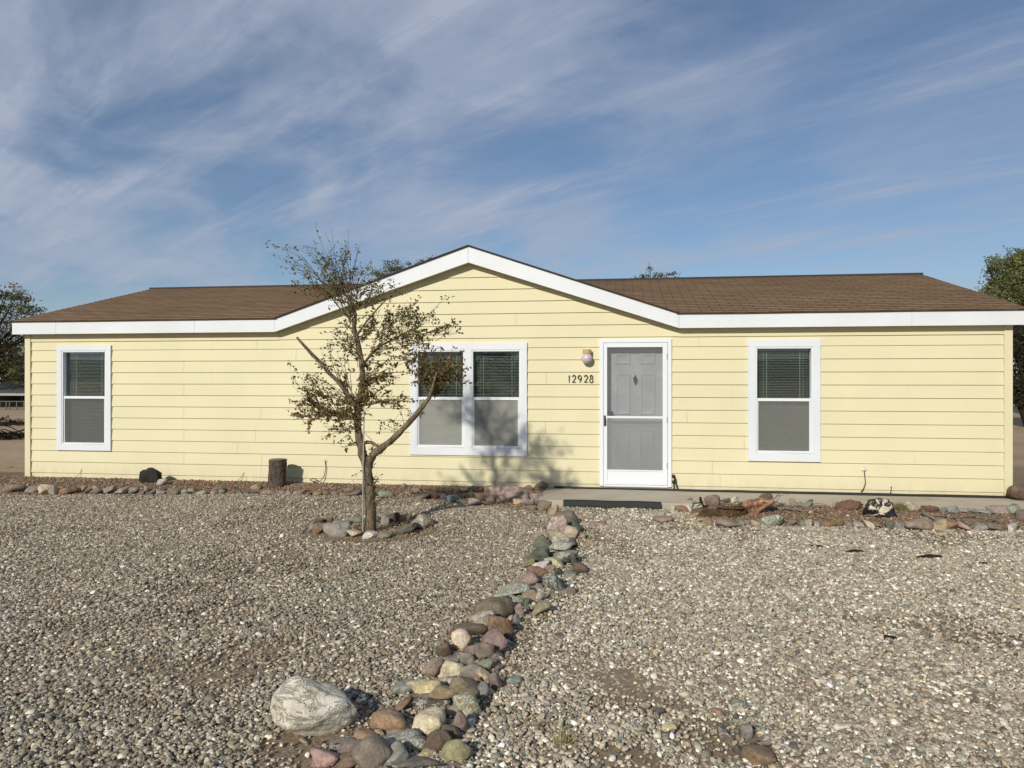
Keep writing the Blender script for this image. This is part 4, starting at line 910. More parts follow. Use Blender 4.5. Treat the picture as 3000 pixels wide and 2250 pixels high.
def gravel():
    rg = np.random.default_rng(77); n = 640000
    Y = np.sqrt(rg.uniform(2.3**2, 10.9**2, n)); X = rg.uniform(-1, 1, n)*(0.70*Y+0.9)
    x = X*CS-Y*SN; y = -CD+X*SN+Y*CS
    keep = y < by(x)-0.0
    nz = 0.6*vnoise(x, y, 0.9, 1)+0.4*vnoise(x, y, 3.1, 2)
    lx_ = line_x(y); dl = x-lx_
    dens = np.clip((nz-0.20)/0.16, 0.25, 1)
    dens *= np.where((dl > 0.1) & (dl < 0.42) & (y < -2.4), 0.45, 1)
    tb = on_ground(1085, 1556); rt = np.hypot(x-tb.x, (y-tb.y)*1.3); dens *= np.where(rt < 0.75, 0.06, np.where(rt < 1.3, 0.6, 1))
    pb = on_ground(1000, 2160); dens *= np.where(np.hypot(x-pb.x, y-pb.y) < 0.3, 0.35, 1)
    pb = on_ground(900, 2200); dens *= np.where(np.hypot(x-pb.x, y-pb.y) < 0.25, 0.25, 1)
    pb = on_ground(2100, 2170); dens *= np.where(np.hypot(x-pb.x, y-pb.y) < 0.22, 0.25, 1)
    dens *= np.where((y > -2.5) & (x < -1.8) & (x > -4.0), 0.6, 1)
    dens = np.maximum(dens, 0.05)
    keep &= rg.random(n) < dens
    keep &= ~((x > SLAB_X) & (y > SLAB_Y))
    x, y = x[keep], y[keep]; dl = dl[keep]; n = len(x); nz = nz[keep]
    s = 0.0157*np.exp(rg.normal(0, 0.33, n)); s = np.clip(s, 0.009, 0.055)
    s *= np.where(dl > 0, 1.04, 1.0)
    scl = np.stack([s*rg.uniform(0.95, 1.5, n), s*rg.uniform(0.75, 1.05, n), s*rg.uniform(0.45, 0.85, n)], 1)
    rot = np.stack([rg.normal(0, 0.35, n), rg.normal(0, 0.35, n), rg.uniform(0, 6.28, n)], 1)
    z = gz_np(x, y)+s*0.14+rg.random(n)**1.6*0.014
    pal = np.array([(.215,.19,.155), (.29,.26,.215), (.145,.13,.11), (.38,.345,.29), (.54,.50,.43), (.25,.20,.145), (.31,.245,.20), (.19,.195,.165), (.33,.28,.19), (.085,.08,.072), (.68,.64,.57), (.29,.20,.13)])
    pr = np.array([.19, .20, .12, .14, .075, .09, .05, .05, .04, .035, .025, .01]); pr /= pr.sum()
    ci = rg.choice(len(pal), n, p=pr); col = pal[ci]*rg.uniform(0.72, 1.3, (n, 1))
    w = np.clip(dl*3, -1, 1)[:, None]; col = col*np.where(w > 0, 1+0.20*w, 1+0.02*w)*np.where(w > 0, np.array([[0.99, 1.0, 1.0]]), np.array([[1.0, 1.0, .98]]))
    col *= np.array([[1.18, 1.165, 1.11]])
    far = np.clip((y+4.0)/2.5, 0, 1)[:, None]*np.where(dl < 0, 1, 0.3)[:, None]; col = col*(1-0.25*far)+np.array([[.25, .205, .15]])*0.25*far
    col = np.concatenate([np.clip(col, 0, 0.85), np.ones((n, 1))], 1)
    scatter('gravel', np.stack([x, y, z], 1), scl, rot, col, rg.integers(0, 3, n), 'mixed grey, cream and tan gravel spread over the whole front yard', 'gravel')
    print('GRAVEL', n)
gravel()
def red_gravel():
    rg = np.random.default_rng(78); n = 90000
    x = rg.uniform(-11.5, 7.0, n); y = rg.uniform(-2.1, 0.0, n)
    inr = ((x < SLAB_X) & (y > by(x)-0.03)) | ((x > 1.0) & (y > by(x)-0.03) & (y < SLAB_Y-0.02))
    x, y = x[inr], y[inr]; n = len(x); s = 0.012*np.exp(rg.normal(0, 0.4, n))
    scl = np.stack([s*1.4, s, s*0.6], 1); rot = np.stack([rg.normal(0, .5, n), rg.normal(0, .5, n), rg.uniform(0, 6.28, n)], 1)
    pal = np.array([(.23,.15,.10), (.30,.205,.14), (.16,.105,.07), (.36,.275,.20), (.11,.08,.058), (.44,.37,.28)]); ci = rg.choice(6, n, p=[.3, .26, .2, .12, .08, .04])
    col = np.concatenate([pal[ci]*rg.uniform(.8, 1.2, (n, 1)), np.ones((n, 1))], 1)
    scatter('red_gravel', np.stack([x, y, gz_np(x, y)+0.005+rg.random(n)*0.006], 1), scl, rot, col, rg.integers(0, 3, n), 'fine reddish-brown gravel in the planting beds along the house', 'gravel')
red_gravel()
# ---------------------------------------------------------------- leaves
class Leaves:
    def __init__(s): s.v = []; s.f = []; s.c = []
    def leaf(s, p, size, rnd, col, droop=0.4, w=0.62):
        d = Vector((rnd.gauss(0, 1), rnd.gauss(0, 1), rnd.gauss(-droop, 0.7)))
        if d.length < 1e-3: d = Vector((1, 0, 0))
        d.normalize(); n_ = Vector((rnd.gauss(0, 1), rnd.gauss(0, 1), rnd.gauss(0.3, 1))); sd = d.cross(n_)
        if sd.length < 1e-3: sd = d.orthogonal()
        sd.normalize(); up = sd.cross(d); k = len(s.v)
        a = p; b = p+d*size*0.5+sd*size*w*0.5+up*size*0.12; c = p+d*size; e = p+d*size*0.5-sd*size*w*0.5+up*size*0.12
        s.v += [a[:], b[:], c[:], e[:]]; s.f += [(k, k+1, k+2), (k, k+2, k+3)]; s.c += [(*col, 1)]*4
    def build(s, name, mat, parent, smooth=False):
        me = bpy.data.meshes.new(name); off = world_loc(parent) if parent else Vector((0, 0, 0))
        v = np.array(s.v)-np.array(off); me.from_pydata(v.tolist(), [], s.f); me.materials.append(mat)
        at = me.attributes.new('col', 'FLOAT_COLOR', 'POINT'); at.data.foreach_set('color', np.array(s.c, dtype=np.float32).ravel())
        o = bpy.data.objects.new(name, me); COL.objects.link(o)
        if parent: o.parent = parent
        return o
GREEN = [(.10,.10,.03), (.145,.14,.04), (.07,.068,.022), (.22,.20,.07), (.16,.14,.05), (.11,.08,.035)]
REDS = [(.26,.085,.03), (.32,.15,.04), (.17,.06,.025), (.36,.24,.06), (.12,.06,.03)]
# ---------------------------------------------------------------- young tree
TY = -2.92
def T(px, py, dy=0.0): return on_wall(px, py, TY+dy)
tb = on_ground(1084, 1560)
TY = tb.y
tree = empty('young_tree', (tb.x, tb.y, tb.z-0.02), 'young tree with sparse olive and russet leaves in a stone ring before the house', 'tree')
rt = random.Random(42)
def limb(pts, seg=10, jit=0.06):
    P_ = [T(*q[:2], q[3] if len(q) > 3 else 0.0) for q in pts]; r_ = [q[2] for q in pts]; out = []; ro = []
    for i in range(len(P_)-1):
        n = max(1, int((P_[i+1]-P_[i]).length/0.05))
        for k in range(n):
            u = k/n; j = Vector((rt.gauss(0, 1), rt.gauss(0, 1), 0))*r_[i]*0.06
            out.append(P_[i].lerp(P_[i+1], u)+j); ro.append(r_[i]+(r_[i+1]-r_[i])*u)
    out.append(P_[-1]); ro.append(r_[-1]); return out, ro
def build_limb(name, pts, mat='bark', parent=tree, seg=12):
    o_, r_ = limb(pts); m = MB(); m.tube(o_, r_, seg, True, 0.16, rt); return m.build(name, M[mat], parent, smooth=True)
build_limb('trunk', [(1084, 1572, .080), (1084, 1545, .066), (1086, 1500, .058), (1082, 1440, .055), (1078, 1395, .056), (1074, 1365, .058), (1064, 1330, .048), (1054, 1292, .042), (1047, 1240, .040, .02), (1047, 1200, .038, .03), (1056, 1160, .035, .04), (1063, 1120, .032, .03), (1060, 1064, .030, 0), (1048, 1005, .026, -.03), (1038, 960, .023, -.05), (1041, 921, .018, -.05), (1026, 891, .013, -.04), (1005, 850, .008, 0), (990, 800, .005, 0)])
build_limb('branch', [(1076, 1385, .045), (1082, 1350, .046), (1098, 1328, .040, -.03), (1113, 1317, .038, -.06), (1152, 1286, .034, -.12), (1188, 1250, .030, -.18), (1214, 1220, .027, -.22), (1240, 1190, .024, -.25), (1258, 1165, .020, -.28), (1268, 1130, .012, -.28), (1280, 1090, .008, -.3)])
build_limb('branch', [(1062, 1300, .020), (1076, 1295, .020), (1090, 1297, .018, -.02), (1104, 1306, .018, -.04), (1115, 1316, .018, -.06)])
build_limb('sawn_branch', [(1044, 1195, .028, .02), (1031, 1170, .024, -.02), (1008, 1142, .022, -.06), (986, 1113, .020, -.10), (960, 1090, .020, -.14), (941, 1063, .018, -.18), (917, 1041, .018, -.22), (895, 1017, .015, -.25), (869, 988, .013, -.28)], 'bark')
build_limb('branch', [(1052, 1188, .016, .03), (1075, 1186, .014, .0), (1100, 1181, .012, -.04), (1140, 1172, .010, -.1), (1180, 1174, .007, -.15), (1214, 1179, .004, -.2)])
build_limb('branch', [(1047, 1230, .015, .02), (1010, 1222, .013, .06), (960, 1214, .010, .1), (905, 1216, .007, .15), (860, 1230, .004, .2)])
build_limb('branch', [(1058, 1075, .014, 0), (1085, 1040, .012, .05), (1120, 1010, .010, .1), (1160, 990, .009, .15), (1205, 965, .007, .18), (1232, 920, .005, .2)])
build_limb('branch', [(1044, 985, .012, -.04), (1075, 940, .010, -.1), (1110, 900, .008, -.15), (1150, 860, .005, -.18)])
build_limb('branch', [(1036, 945, .010, -.04), (1005, 915, .009, .03), (970, 870, .007, .08), (925, 800, .005, .12), (880, 745, .003, .15)])
tw = MB(); fo = Leaves()
def twig(a, b, r0, n=7, sag=0.1):
    L_ = (b-a).length; mid = a.lerp(b, 0.5)+Vector((rt.gauss(0, 1), rt.gauss(0, 1), rt.gauss(0.4, 1)))*L_*sag
    return [(a*(1-u)**2+mid*2*u*(1-u)+b*u*u) for u in [i/n for i in range(n+1)]]
def lcol(red, up):
    if rt.random() < red: c = rt.choice(REDS)
    else: c = rt.choice(GREEN)
    k = rt.uniform(0.75, 1.3); return tuple(v*k for v in c)
CL = [(850,735,70,32,985,850,8,9,.1),(930,755,85,62,1010,870,15,15,.05),(1010,755,60,52,1020,888,11,13,.05),(1070,795,60,52,1030,885,10,12,.05),(1135,848,70,38,1060,900,13,16,.05),(872,825,50,35,975,875,8,13,.1),
 (960,835,70,42,1015,895,13,17,.1),(1060,890,80,50,1037,945,15,15,.1),(1160,925,80,62,1110,985,15,13,.1),(1232,925,45,62,1180,985,13,14,.1),(1325,950,48,48,1235,985,8,11,.15),(1232,1010,70,48,1160,1000,13,15,.15),
 (1290,1090,78,62,1266,1150,30,30,.35),(1340,1060,40,50,1275,1120,8,14,.25),(1160,1075,60,58,1075,1110,11,13,.2),(1085,1035,55,50,1055,1070,8,12,.15),(948,1045,38,36,990,1115,4,9,.1),(1000,1060,40,45,1030,1165,6,10,.15),
 (868,1105,42,45,945,1195,7,10,.2),(880,1195,52,52,960,1215,16,17,.4),(960,1190,60,45,1040,1222,15,19,.45),(1040,1145,60,50,1050,1200,13,17,.35),(1112,1138,50,45,1085,1184,13,17,.6),(1165,1172,45,26,1120,1178,8,11,.3),
 (995,1262,58,28,1045,1250,8,12,.3),(1120,1238,40,25,1170,1262,4,7,.3),(1022,1308,22,14,1052,1305,3,7,.05),(1385,1122,28,18,1325,1110,3,6,.3),(1228,1212,40,14,1225,1208,4,6,.2),
 (1095,1340,18,38,1080,1345,8,7,.05),(1063,1372,16,12,1074,1375,3,8,.0),(1098,1450,8,65,1084,1450,10,5,.05),(1180,1000,95,80,1100,1030,16,12,.1),(930,1120,70,60,1035,1190,12,11,.25),(1000,1010,60,60,1045,1040,9,10,.15),(900,1150,60,60,1000,1220,10,12,.35),(1110,930,60,60,1050,1000,10,12,.1),(1240,1060,60,60,1180,1040,10,12,.25),(1100,1090,70,60,1060,1140,10,12,.3),(1020,1200,90,50,1048,1225,14,13,.45),(980,700,90,30,1010,840,6,5,.02),(1000,960,60,55,1040,985,9,9,.1)]
for (cx, cy, rx, ry, sx, sy, N_, lf, red) in CL:
    dsp = max(rx, ry)/FPX*8.2
    small = cx in (1098, 1063, 1095)
    for k in range(N_):
        a0 = rt.uniform(0, 6.283); rr = math.sqrt(rt.random())
        e = T(cx+rx*rr*math.cos(a0), cy+ry*rr*math.sin(a0), rt.uniform(-1, 1)*dsp*(0.9 if not small else .4))
        s_ = T(sx+rt.uniform(-12, 12), sy+rt.uniform(-8, 8), rt.uniform(-0.05, 0.05)*(1 if not small else .3))
        pts = twig(s_, e, 0.004, 8); r_ = [0.0042*(1-0.8*i/8) for i in range(9)]; tw.tube(pts, r_, 4, False)
        subs = [pts]
        for q in range(rt.randint(1, 3)):
            i0 = rt.randint(3, 7); d = (pts[i0]-pts[i0-1]).normalized()+Vector((rt.gauss(0, .7), rt.gauss(0, .7), rt.gauss(0.1, .6))); L_ = rt.uniform(0.05, 0.17)
            sp = twig(pts[i0], pts[i0]+d.normalized()*L_, 0.002, 4); tw.tube(sp, [0.002, .0018, .0015, .0012, .0008], 3, False); subs.append(sp)
        for q in range(int(lf*1.65)):
            sp = rt.choice(subs); u = rt.uniform(0.35, 1) if sp is pts else rt.uniform(0.2, 1); fi = u*(len(sp)-1); i0 = min(len(sp)-2, int(fi)); p = sp[i0].lerp(sp[i0+1], fi-i0)+Vector((rt.gauss(0, 1), rt.gauss(0, 1), rt.gauss(0, 1)))*0.008
            rdl = red if rt.random() < 0.7 else red*0.3
            fo.leaf(p, rt.uniform(0.024, 0.046)*(0.82 if cy < 900 else 1.0), rt, lcol(rdl, 0))
for (sx, sy, ex, ey_, lf) in ((1000,850,971,663,0),(1010,840,1020,672,0),(1020,850,1056,712,0),(985,810,923,664,0),(900,770,782,714,6),(1045,860,1088,755,0),(1035,870,1070,765,0),(930,800,826,781,5),(905,745,858,722,4),(1240,1170,1290,1200,0),(1030,840,1010,700,0),(1090,1290,1060,1255,0),(1185,1250,1172,1185,3),(1275,1000,1350,940,5),(1180,940,1227,872,6),(1250,930,1315,865,7)):
    pts = twig(T(sx, sy, 0), T(ex, ey_, rt.uniform(-.15, .15)), .004, 9, .05); tw.tube(pts, [0.0036*(1-0.7*i/9) for i in range(10)], 4, False)
    for q in range(lf+4 if lf or ex in (923, 1227) else 0): fo.leaf(pts[-1-(q % 3)]+Vector((rt.gauss(0, 1), rt.gauss(0, 1), rt.gauss(0, 1)))*0.02, 0.036, rt, lcol(.05, 0))
tw.build('twigs', M['twig'], tree, smooth=True); fo.build('foliage', M['leaf'], tree)
m = MB(); p0 = T(1062.5, 1562, -0.10); p0.z -= 0.1; m.tube([p0, T(1063.5, 1400, -0.085), T(1066, 1250, -0.06), T(1067, 1205, -0.05)], 0.0075, 8)
o = m.build('tree_stake', M['galvanised']); tag(o, 'thin grey metal stake standing against the young tree trunk', 'stake')
# ---------------------------------------------------------------- tree stump
sp = on_ground(803, 1427); sp.y += 0.08; top = on_wall(803, 1347, sp.y).z; m = MB(); N_ = 14; rr = random.Random(4); prof = []
wv = [1+0.12*math.sin(a*3.1+1)+0.08*rr.uniform(-1, 1) for a in range(24)]
n0 = 0
for i in range(N_+1):
    u = i/N_; z = sp.z-0.04+(top-sp.z+0.04)*u; r = 0.118+0.030*(1-u)**3+0.010*u
    for j in range(24):
        a = 2*math.pi*j/24; q = r*(wv[j]*0.35+0.65)*(1+0.03*rr.uniform(-1, 1)); m.v.append((sp.x+q*math.cos(a)+0.02*u, sp.y+q*math.sin(a), z+(0.012*rr.uniform(-1, 1) if i == N_ else 0)))
for i in range(N_):
    for j in range(24): a = i*24+j; b = i*24+(j+1) % 24; m.f.append((a, b, b+24, a+24))
stump = empty('tree_stump', (sp.x, sp.y, sp.z), 'short dark sawn tree stump standing before the yellow siding', 'stump')
m.build('trunk', M['stump_bark'], stump, smooth=False)
m = MB(); k = [(sp.x+0.02+0.118*(wv[j]*0.35+0.65)*math.cos(2*math.pi*j/24), sp.y+0.118*(wv[j]*0.35+0.65)*math.sin(2*math.pi*j/24), top+0.012) for j in range(24)]; k2 = [(a_, b_, c_-0.03) for a_, b_, c_ in k]
m.v += k+k2; m.f.append(tuple(range(24))); m.f += [(j, 24+j, 24+(j+1) % 24, (j+1) % 24) for j in range(24)]; m.build('cut_top', M['driftwood'], stump)
# ---------------------------------------------------------------- door mat bent over the slab edge
x0 = on_z(1653, 1462, SLAB_Z).x; x1 = on_z(1938, 1478, SLAB_Z).x
prof = [(SLAB_Y+0.045, SLAB_Z+0.010), (SLAB_Y-0.005, SLAB_Z+0.013), (SLAB_Y-0.025, SLAB_Z+0.004), (SLAB_Y-0.05, SLAB_Z-0.05), (SLAB_Y-0.075, 0.062)]
m = MB(); n = 26
for i in range(n+1):
    x = x0+(x1-x0)*i/n; dz = 0.004*mnoise.noise(Vector((x*3, 0, 0))); 
    for (yy, zz_) in prof: m.v.append((x, yy+dz*2, zz_+dz))
    for (yy, zz_) in reversed(prof): m.v.append((x, yy+0.012+dz*2, zz_-0.014+dz))
K = 10
for i in range(n):
    for j in range(K): a = i*K+j; b = i*K+(j+1) % K; m.f.append((a, a+K, b+K, b))
m.f.append(tuple(range(K))[::-1]); m.f.append(tuple(n*K+j for j in range(K)))
paint('rubber', (0.012, 0.017, 0.014), 0.75, var=0.15)
o = m.build('door_mat', M['rubber'], smooth=False); tag(o, 'black rubber mat bent over the concrete edge before the door', 'door mat')
# ---------------------------------------------------------------- hoses and cables
def line_obj(name, pts, r, mat, label, cat, seg=8, group=None):
    m = MB(); P_ = []
    for i in range(len(pts)-1):
        for k in range(6): P_.append(Vector(pts[i]).lerp(Vector(pts[i+1]), k/6))
    P_.append(Vector(pts[-1]))
    for _ in range(2): P_ = [P_[0]]+[(P_[i-1]+P_[i]*2+P_[i+1])/4 for i in range(1, len(P_)-1)]+[P_[-1]]
    m.tube(P_, r, seg); o = m.build(name, M[mat], smooth=True)
    if label: tag(o, label, cat, group)
    return o
rh = random.Random(8)
for nm, dy, r, st, lb in (('irrigation_hose', -0.055, 0.014, -1.0, 'black irrigation hose lying on the concrete along the wall foot'), ('irrigation_hose', -0.088, 0.011, 0.78, 'thinner black hose running in front of the wall hose to the fittings')):
    pts = []; x = st
    while x < XR+0.15: pts.append((x, dy+rh.uniform(-0.012, 0.012), SLAB_Z+r+rh.uniform(0, 0.006))); x += 0.28
    if nm and dy < -0.07: pts = [(0.70, -0.05, SLAB_Z+0.18), (0.71, -0.06, SLAB_Z+0.10), (0.73, -0.07, SLAB_Z+0.03)]+pts
    line_obj('irrigation_hose', pts, r, 'black_plastic', lb, 'hose')
f1 = on_wall(1973, 1395, -0.03); f2 = on_wall(1973.5, 1412, -0.03)
vv = empty('hose_fitting', (f2.x, -0.03, f2.z), 'two black round drip fittings on a riser beside the door trim', 'hose fitting')
for f_ in (f1, f2): m = MB(); m.lathe([(0.002, 0.022), (0.022, 0.018), (0.026, 0.0), (0.022, -0.012), (0.002, -0.014)], (f_.x, -0.035, f_.z), 'y', 14); m.build('cap', M['black_plastic'], vv, smooth=True)
m = MB(); m.tube([(f1.x, -0.035, f1.z), (f1.x+0.012, -0.05, (f1.z+f2.z)/2), (f2.x, -0.035, f2.z), (f2.x+0.005, -0.05, SLAB_Z+0.02)], 0.008, 8); m.build('riser', M['black_plastic'], vv, smooth=True)
def cable(pts, r, label, foam=None):
    c0 = on_wall(*pts[-1][:2], -0.03)
    c_ = empty('cable', c0, label, 'cable'); m = MB(); P_ = [on_wall(q[0], q[1], -(q[2] if len(q) > 2 else 0.03)) for q in pts]; Q = []
    for i in range(len(P_)-1):
        for k in range(4): Q.append(P_[i].lerp(P_[i+1], k/4))
    Q.append(P_[-1]); Q = [Q[0]]+[(Q[i-1]+Q[i]*2+Q[i+1])/4 for i in range(1, len(Q)-1)]+[Q[-1]]
    m.tube(Q, r, 6); m.build('wire', M['black_plastic'], c_, smooth=True)
    if foam:
        P2, F2 = stone_mesh(int(foam[0]), 0.06*foam[2], 0.03, 0.05*foam[2], 'a'); f_ = on_wall(foam[0], foam[1], -0.02); m = MB(); m.v = [(a+f_.x, b+f_.y, c+f_.z) for a, b, c in P2.tolist()]; m.f = list(F2); m.build('foam_patch', M['caulk'], c_, smooth=True)
cable([(2532, 1378), (2534, 1400), (2536, 1415), (2530, 1432, .05), (2522, 1441, .06)], .006, 'black cable rising to a pale foam patch on the right siding', (2531, 1373, 1.2))
cable([(2611, 1426), (2611, 1438), (2608, 1445, .05)], .005, 'short black cable stub with pale tip low on the right siding', (2611, 1424, .5))
cable([(953, 1352), (955, 1370), (950, 1395, .05), (940, 1408, .07), (925, 1414, .08), (905, 1405, .08), (922, 1402, .08), (935, 1411, .08)], .006, 'looped dark cable rising to a pale foam patch behind the young tree', (953, 1347, 1.2))
cable([(239, 1374), (236, 1384), (228, 1393, .04), (222, 1396, .05)], .003, 'thin pair wire bent up below the left window')
cable([(714, 1384), (706, 1400, .04), (695, 1410, .05)], .003, 'thin wire loop against the siding left of the stump')
# ---------------------------------------------------------------- wood on the right bed
def gp(px, py, l_=0.02): return on_ground(px, py, l_)
def stick(pts, r, label, group='dead branches on the right bed', mat='driftwood', name='dead_branch', l_=0.03):
    m = MB(); P_ = [gp(q[0], q[1], l_+(q[2] if len(q) > 2 else 0)) for q in pts]; Q = []
    for i in range(len(P_)-1):
        for k in range(5): Q.append(P_[i].lerp(P_[i+1], k/5)+Vector((rt.gauss(0, 1), rt.gauss(0, 1), rt.gauss(0, 1)))*0.005)
    Q.append(P_[-1]); n = len(Q); m.tube(Q, [r*(1-0.55*i/n) for i in range(n)], 7, True, 0.15, rt)
    for k in range(3):
        i = rt.randint(2, n-3); d = (Q[i+1]-Q[i]).normalized()+Vector((rt.gauss(0, .4), rt.gauss(0, .4), rt.uniform(0, .4))); m.tube([Q[i], Q[i]+d*0.06, Q[i]+d*0.12+Vector((0, 0, .01))], [r*.5, r*.35, r*.15], 5)
    o = m.build(name, M[mat], smooth=True); tag(o, label, 'branch', group)
o7 = lambda x, y, z=0: (2660+x*.1537, 1430+y*.1537, z)
stick([o7(285, 400, .05), o7(330, 475, .03), o7(520, 560), o7(900, 600), o7(1150, 690), o7(1290, 720)], .022, 'longest grey dead branch, knobbly end resting by the big pinkish stone')
stick([o7(380, 450), o7(650, 490), o7(850, 545), o7(1050, 520), o7(1250, 510, .01), o7(1450, 570)], .014, 'thin wavy dead branch lying behind the longest branch')
stick([o7(1310, 650), o7(1500, 580, .02), o7(1650, 520, .05)], .016, 'short dead branch slanting up towards the right house corner')
stick([o7(1490, 660), o7(1600, 585, .02), o7(1710, 560, .03)], .013, 'short tan dead branch crossing next to the mauve edging stones')
stick([o7(900, 560), o7(1150, 620), o7(1380, 640)], .012, 'reddish thin dead branch beneath the other branches')
o5 = lambda x, y, z=0: (1960+x*.18083, 1430+y*.18083, z)
stick([o5(1560, 245, .03), o5(1750, 235, .02), o5(1950, 290)], .012, 'dry twig behind the big red fractured rock')
stick([o5(1600, 215, .04), o5(1700, 160, .08), o5(1800, 115, .12)], .008, 'thin dry twig sticking up beside the dark red stone')
stick([o5(1620, 300), o5(1900, 315), o5(2200, 340), o5(2420, 335)], .022, 'long split grey log end lying towards the right window')
stick([o5(1640, 270), o5(1800, 270), o5(2000, 300)], .014, 'frayed grey stick lying on the long split log')
stick([o5(500, 160, .06), o5(520, 230, .03), o5(560, 300)], .020, 'dark splintered wood piece left of the smooth mauve stone', mat='dark_bark', name='wood_splinter')
# hollow bark slab: a curved shell
c = on_ground(1960+1000*.18083, 1430+455*.18083); m = MB(); nu, nv_ = 20, 8; wd = 0.36
for i in range(nu+1):
    u = -1+2*i/nu
    for j in range(nv_+1):
        v = j/nv_; ht = 0.15*(1-0.35*abs(u)**3); r = wd*0.5
        m.v.append((c.x+u*r*(1+0.08*v), c.y-0.02-(0.13*math.cos(u*1.45))*(1+0.12*v)+0.01*rt.uniform(-1, 1)+0.13, c.z-0.02+v*ht+0.006*rt.uniform(-1, 1)+0.02*u))
for i in range(nu):
    for j in range(nv_): a = i*(nv_+1)+j; m.f.append((a, a+nv_+1, a+nv_+2, a+1))
o = m.build('bark_slab', M['rot_wood'], smooth=False); md = o.modifiers.new('thick', 'SOLIDIFY'); md.thickness = 0.03; tag(o, 'curved dark slab of rotten bark filled with soil before the right window', 'bark slab')
m = MB(); m.v = [(c.x+math.cos(a)*0.16*k, c.y+0.04+math.sin(a)*0.10*k, c.z+0.10+(0.02 if k < .5 else 0)+0.01*rt.random()) for k in (1, .5) for a in [2*math.pi*j/16 for j in range(16)]]
m.f = [(j, (j+1) % 16, 16+(j+1) % 16, 16+j) for j in range(16)]+[tuple(range(16, 32))]; m.build('soil', M['rot_wood'], o)
def mound(px, py, w, h, label, mat, seed):
    cc, W, D, H = place_stone(px, py, w, h, 'r', 0, seed, dk=0.5); P_, F_ = stone_mesh(seed, W, D, H*1.1, 'r', True)
    for i in range(len(P_)): P_[i] += np.array([rt.gauss(0, 1), rt.gauss(0, 1), rt.gauss(0, 1)])*0.006
    me = bpy.data.meshes.new('bark_mulch'); me.from_pydata(P_.tolist(), [], F_); me.materials.append(M[mat]); o = bpy.data.objects.new('bark_mulch', me); COL.objects.link(o); o.location = cc; tag(o, label, 'mulch pile')
paint('mulch', (0.18, 0.10, 0.06), 0.95, var=0.3)
mound(2340+930*.16275, 1430+310*.16275, 80, 24, 'low heap of reddish bark mulch left of the black and white rock', 'mulch', 61)
mound(2660+430*.1537, 1430+400*.1537, 50, 14, 'small heap of reddish bark mulch behind the dead branches', 'mulch', 62)
mound(1960+700*.18083, 1430+400*.18083, 70, 22, 'low soil and straw heap left of the bark slab', 'rot_wood', 63)
def tuft(px, py, w, h, label, seed, n=160, cols=((.33,.28,.12), (.24,.20,.09), (.42,.36,.20)), lean=0.5):
    g = on_ground(px, py); d = (g-Vector((0, -CD, HC))).length; W = w/FPX*d/2; H = h/FPX*d; lf = Leaves(); rr = random.Random(seed)
    for i in range(n):
        a = rr.uniform(0, 6.28); r = math.sqrt(rr.random())*W; b = g+Vector((r*math.cos(a), r*math.sin(a)*0.7, -0.005)); hh = H*rr.uniform(.5, 1.1); t_ = b+Vector((rr.gauss(0, lean)*hh, rr.gauss(0, lean)*hh, hh)); mid = b.lerp(t_, .5)+Vector((0, 0, hh*.15)); sd = Vector((1, rr.uniform(-1, 1), 0)).normalized()*0.0022; c_ = rr.choice(cols); k = len(lf.v)
        lf.v += [(b-sd)[:], (b+sd)[:], (mid+sd*.8)[:], (mid-sd*.8)[:], t_[:]]; lf.f += [(k, k+1, k+2, k+3), (k+3, k+2, k+4)]; lf.c += [(*c_, 1)]*5
    o = lf.build('grass_tuft', M['leaf'], None); tag(o, label, 'grass tuft')
tuft(2340+1800*.16275, 1430+400*.16275, 32, 24, 'dry olive grass tuft right of the black and white rock', 1, 260, ((.16,.15,.06), (.22,.19,.09), (.3,.26,.14)))
tuft(2340+720*.16275, 1430+685*.16275, 32, 25, 'yellow straw tuft between rust-brown and mauve edging stones', 2, 200)
tuft(1655, 2190, 50, 45, 'yellow dry grass tuft right of the near rock pile', 3, 90, lean=.9)
tuft(1080, 2085, 30, 16, 'tiny dry weed between white boulder and rock pile', 4, 40, lean=1.1)
tuft(1560, 2140, 40, 30, 'sparse straw wisps beside the olive egg-shaped stone', 5, 50, lean=1.2)
tuft(1350, 1795, 40, 18, 'small brown weed in the gravel left of the big cobble', 6, 70, ((.14,.12,.05), (.2,.15,.07)), lean=.9)
tuft(2130, 2185, 70, 16, 'straw wisps near the flat brown slab', 7, 60, lean=1.2)
tuft(880, 1408, 22, 14, 'rusty dry weed at the foot of the wall right of the stump', 8, 120, ((.25,.14,.05), (.32,.2,.08)))
# dark bark pieces on the gravel
for k, (x, y, w, h, lb) in enumerate(((2388,1604,38,8,'dark bark strip on the gravel nearest the path'), (2508,1618,58,9,'dark bark strip on the gravel, thin and broken'), (2722,1633,70,12,'largest dark bark strip lying on the gravel'), (2876,1655,26,5,'smallest dark bark strip at far right gravel'), (2605,1873,50,7,'dark thin stick lying in the middle of the right gravel'))):
    cc, W, D, H = place_stone(x, y, w, h, 'f', 0, k); P_, F_ = stone_mesh(300+k, W, W*0.22, 0.03, 'a'); 
    me = bpy.data.meshes.new('bark_piece'); me.from_pydata(P_.tolist(), [], F_); me.materials.append(M['dark_bark']); o = bpy.data.objects.new('bark_piece', me); COL.objects.link(o); o.location = cc+Vector((0, 0, .012)); tag(o, lb, 'bark piece', 'dark bark pieces on the gravel')
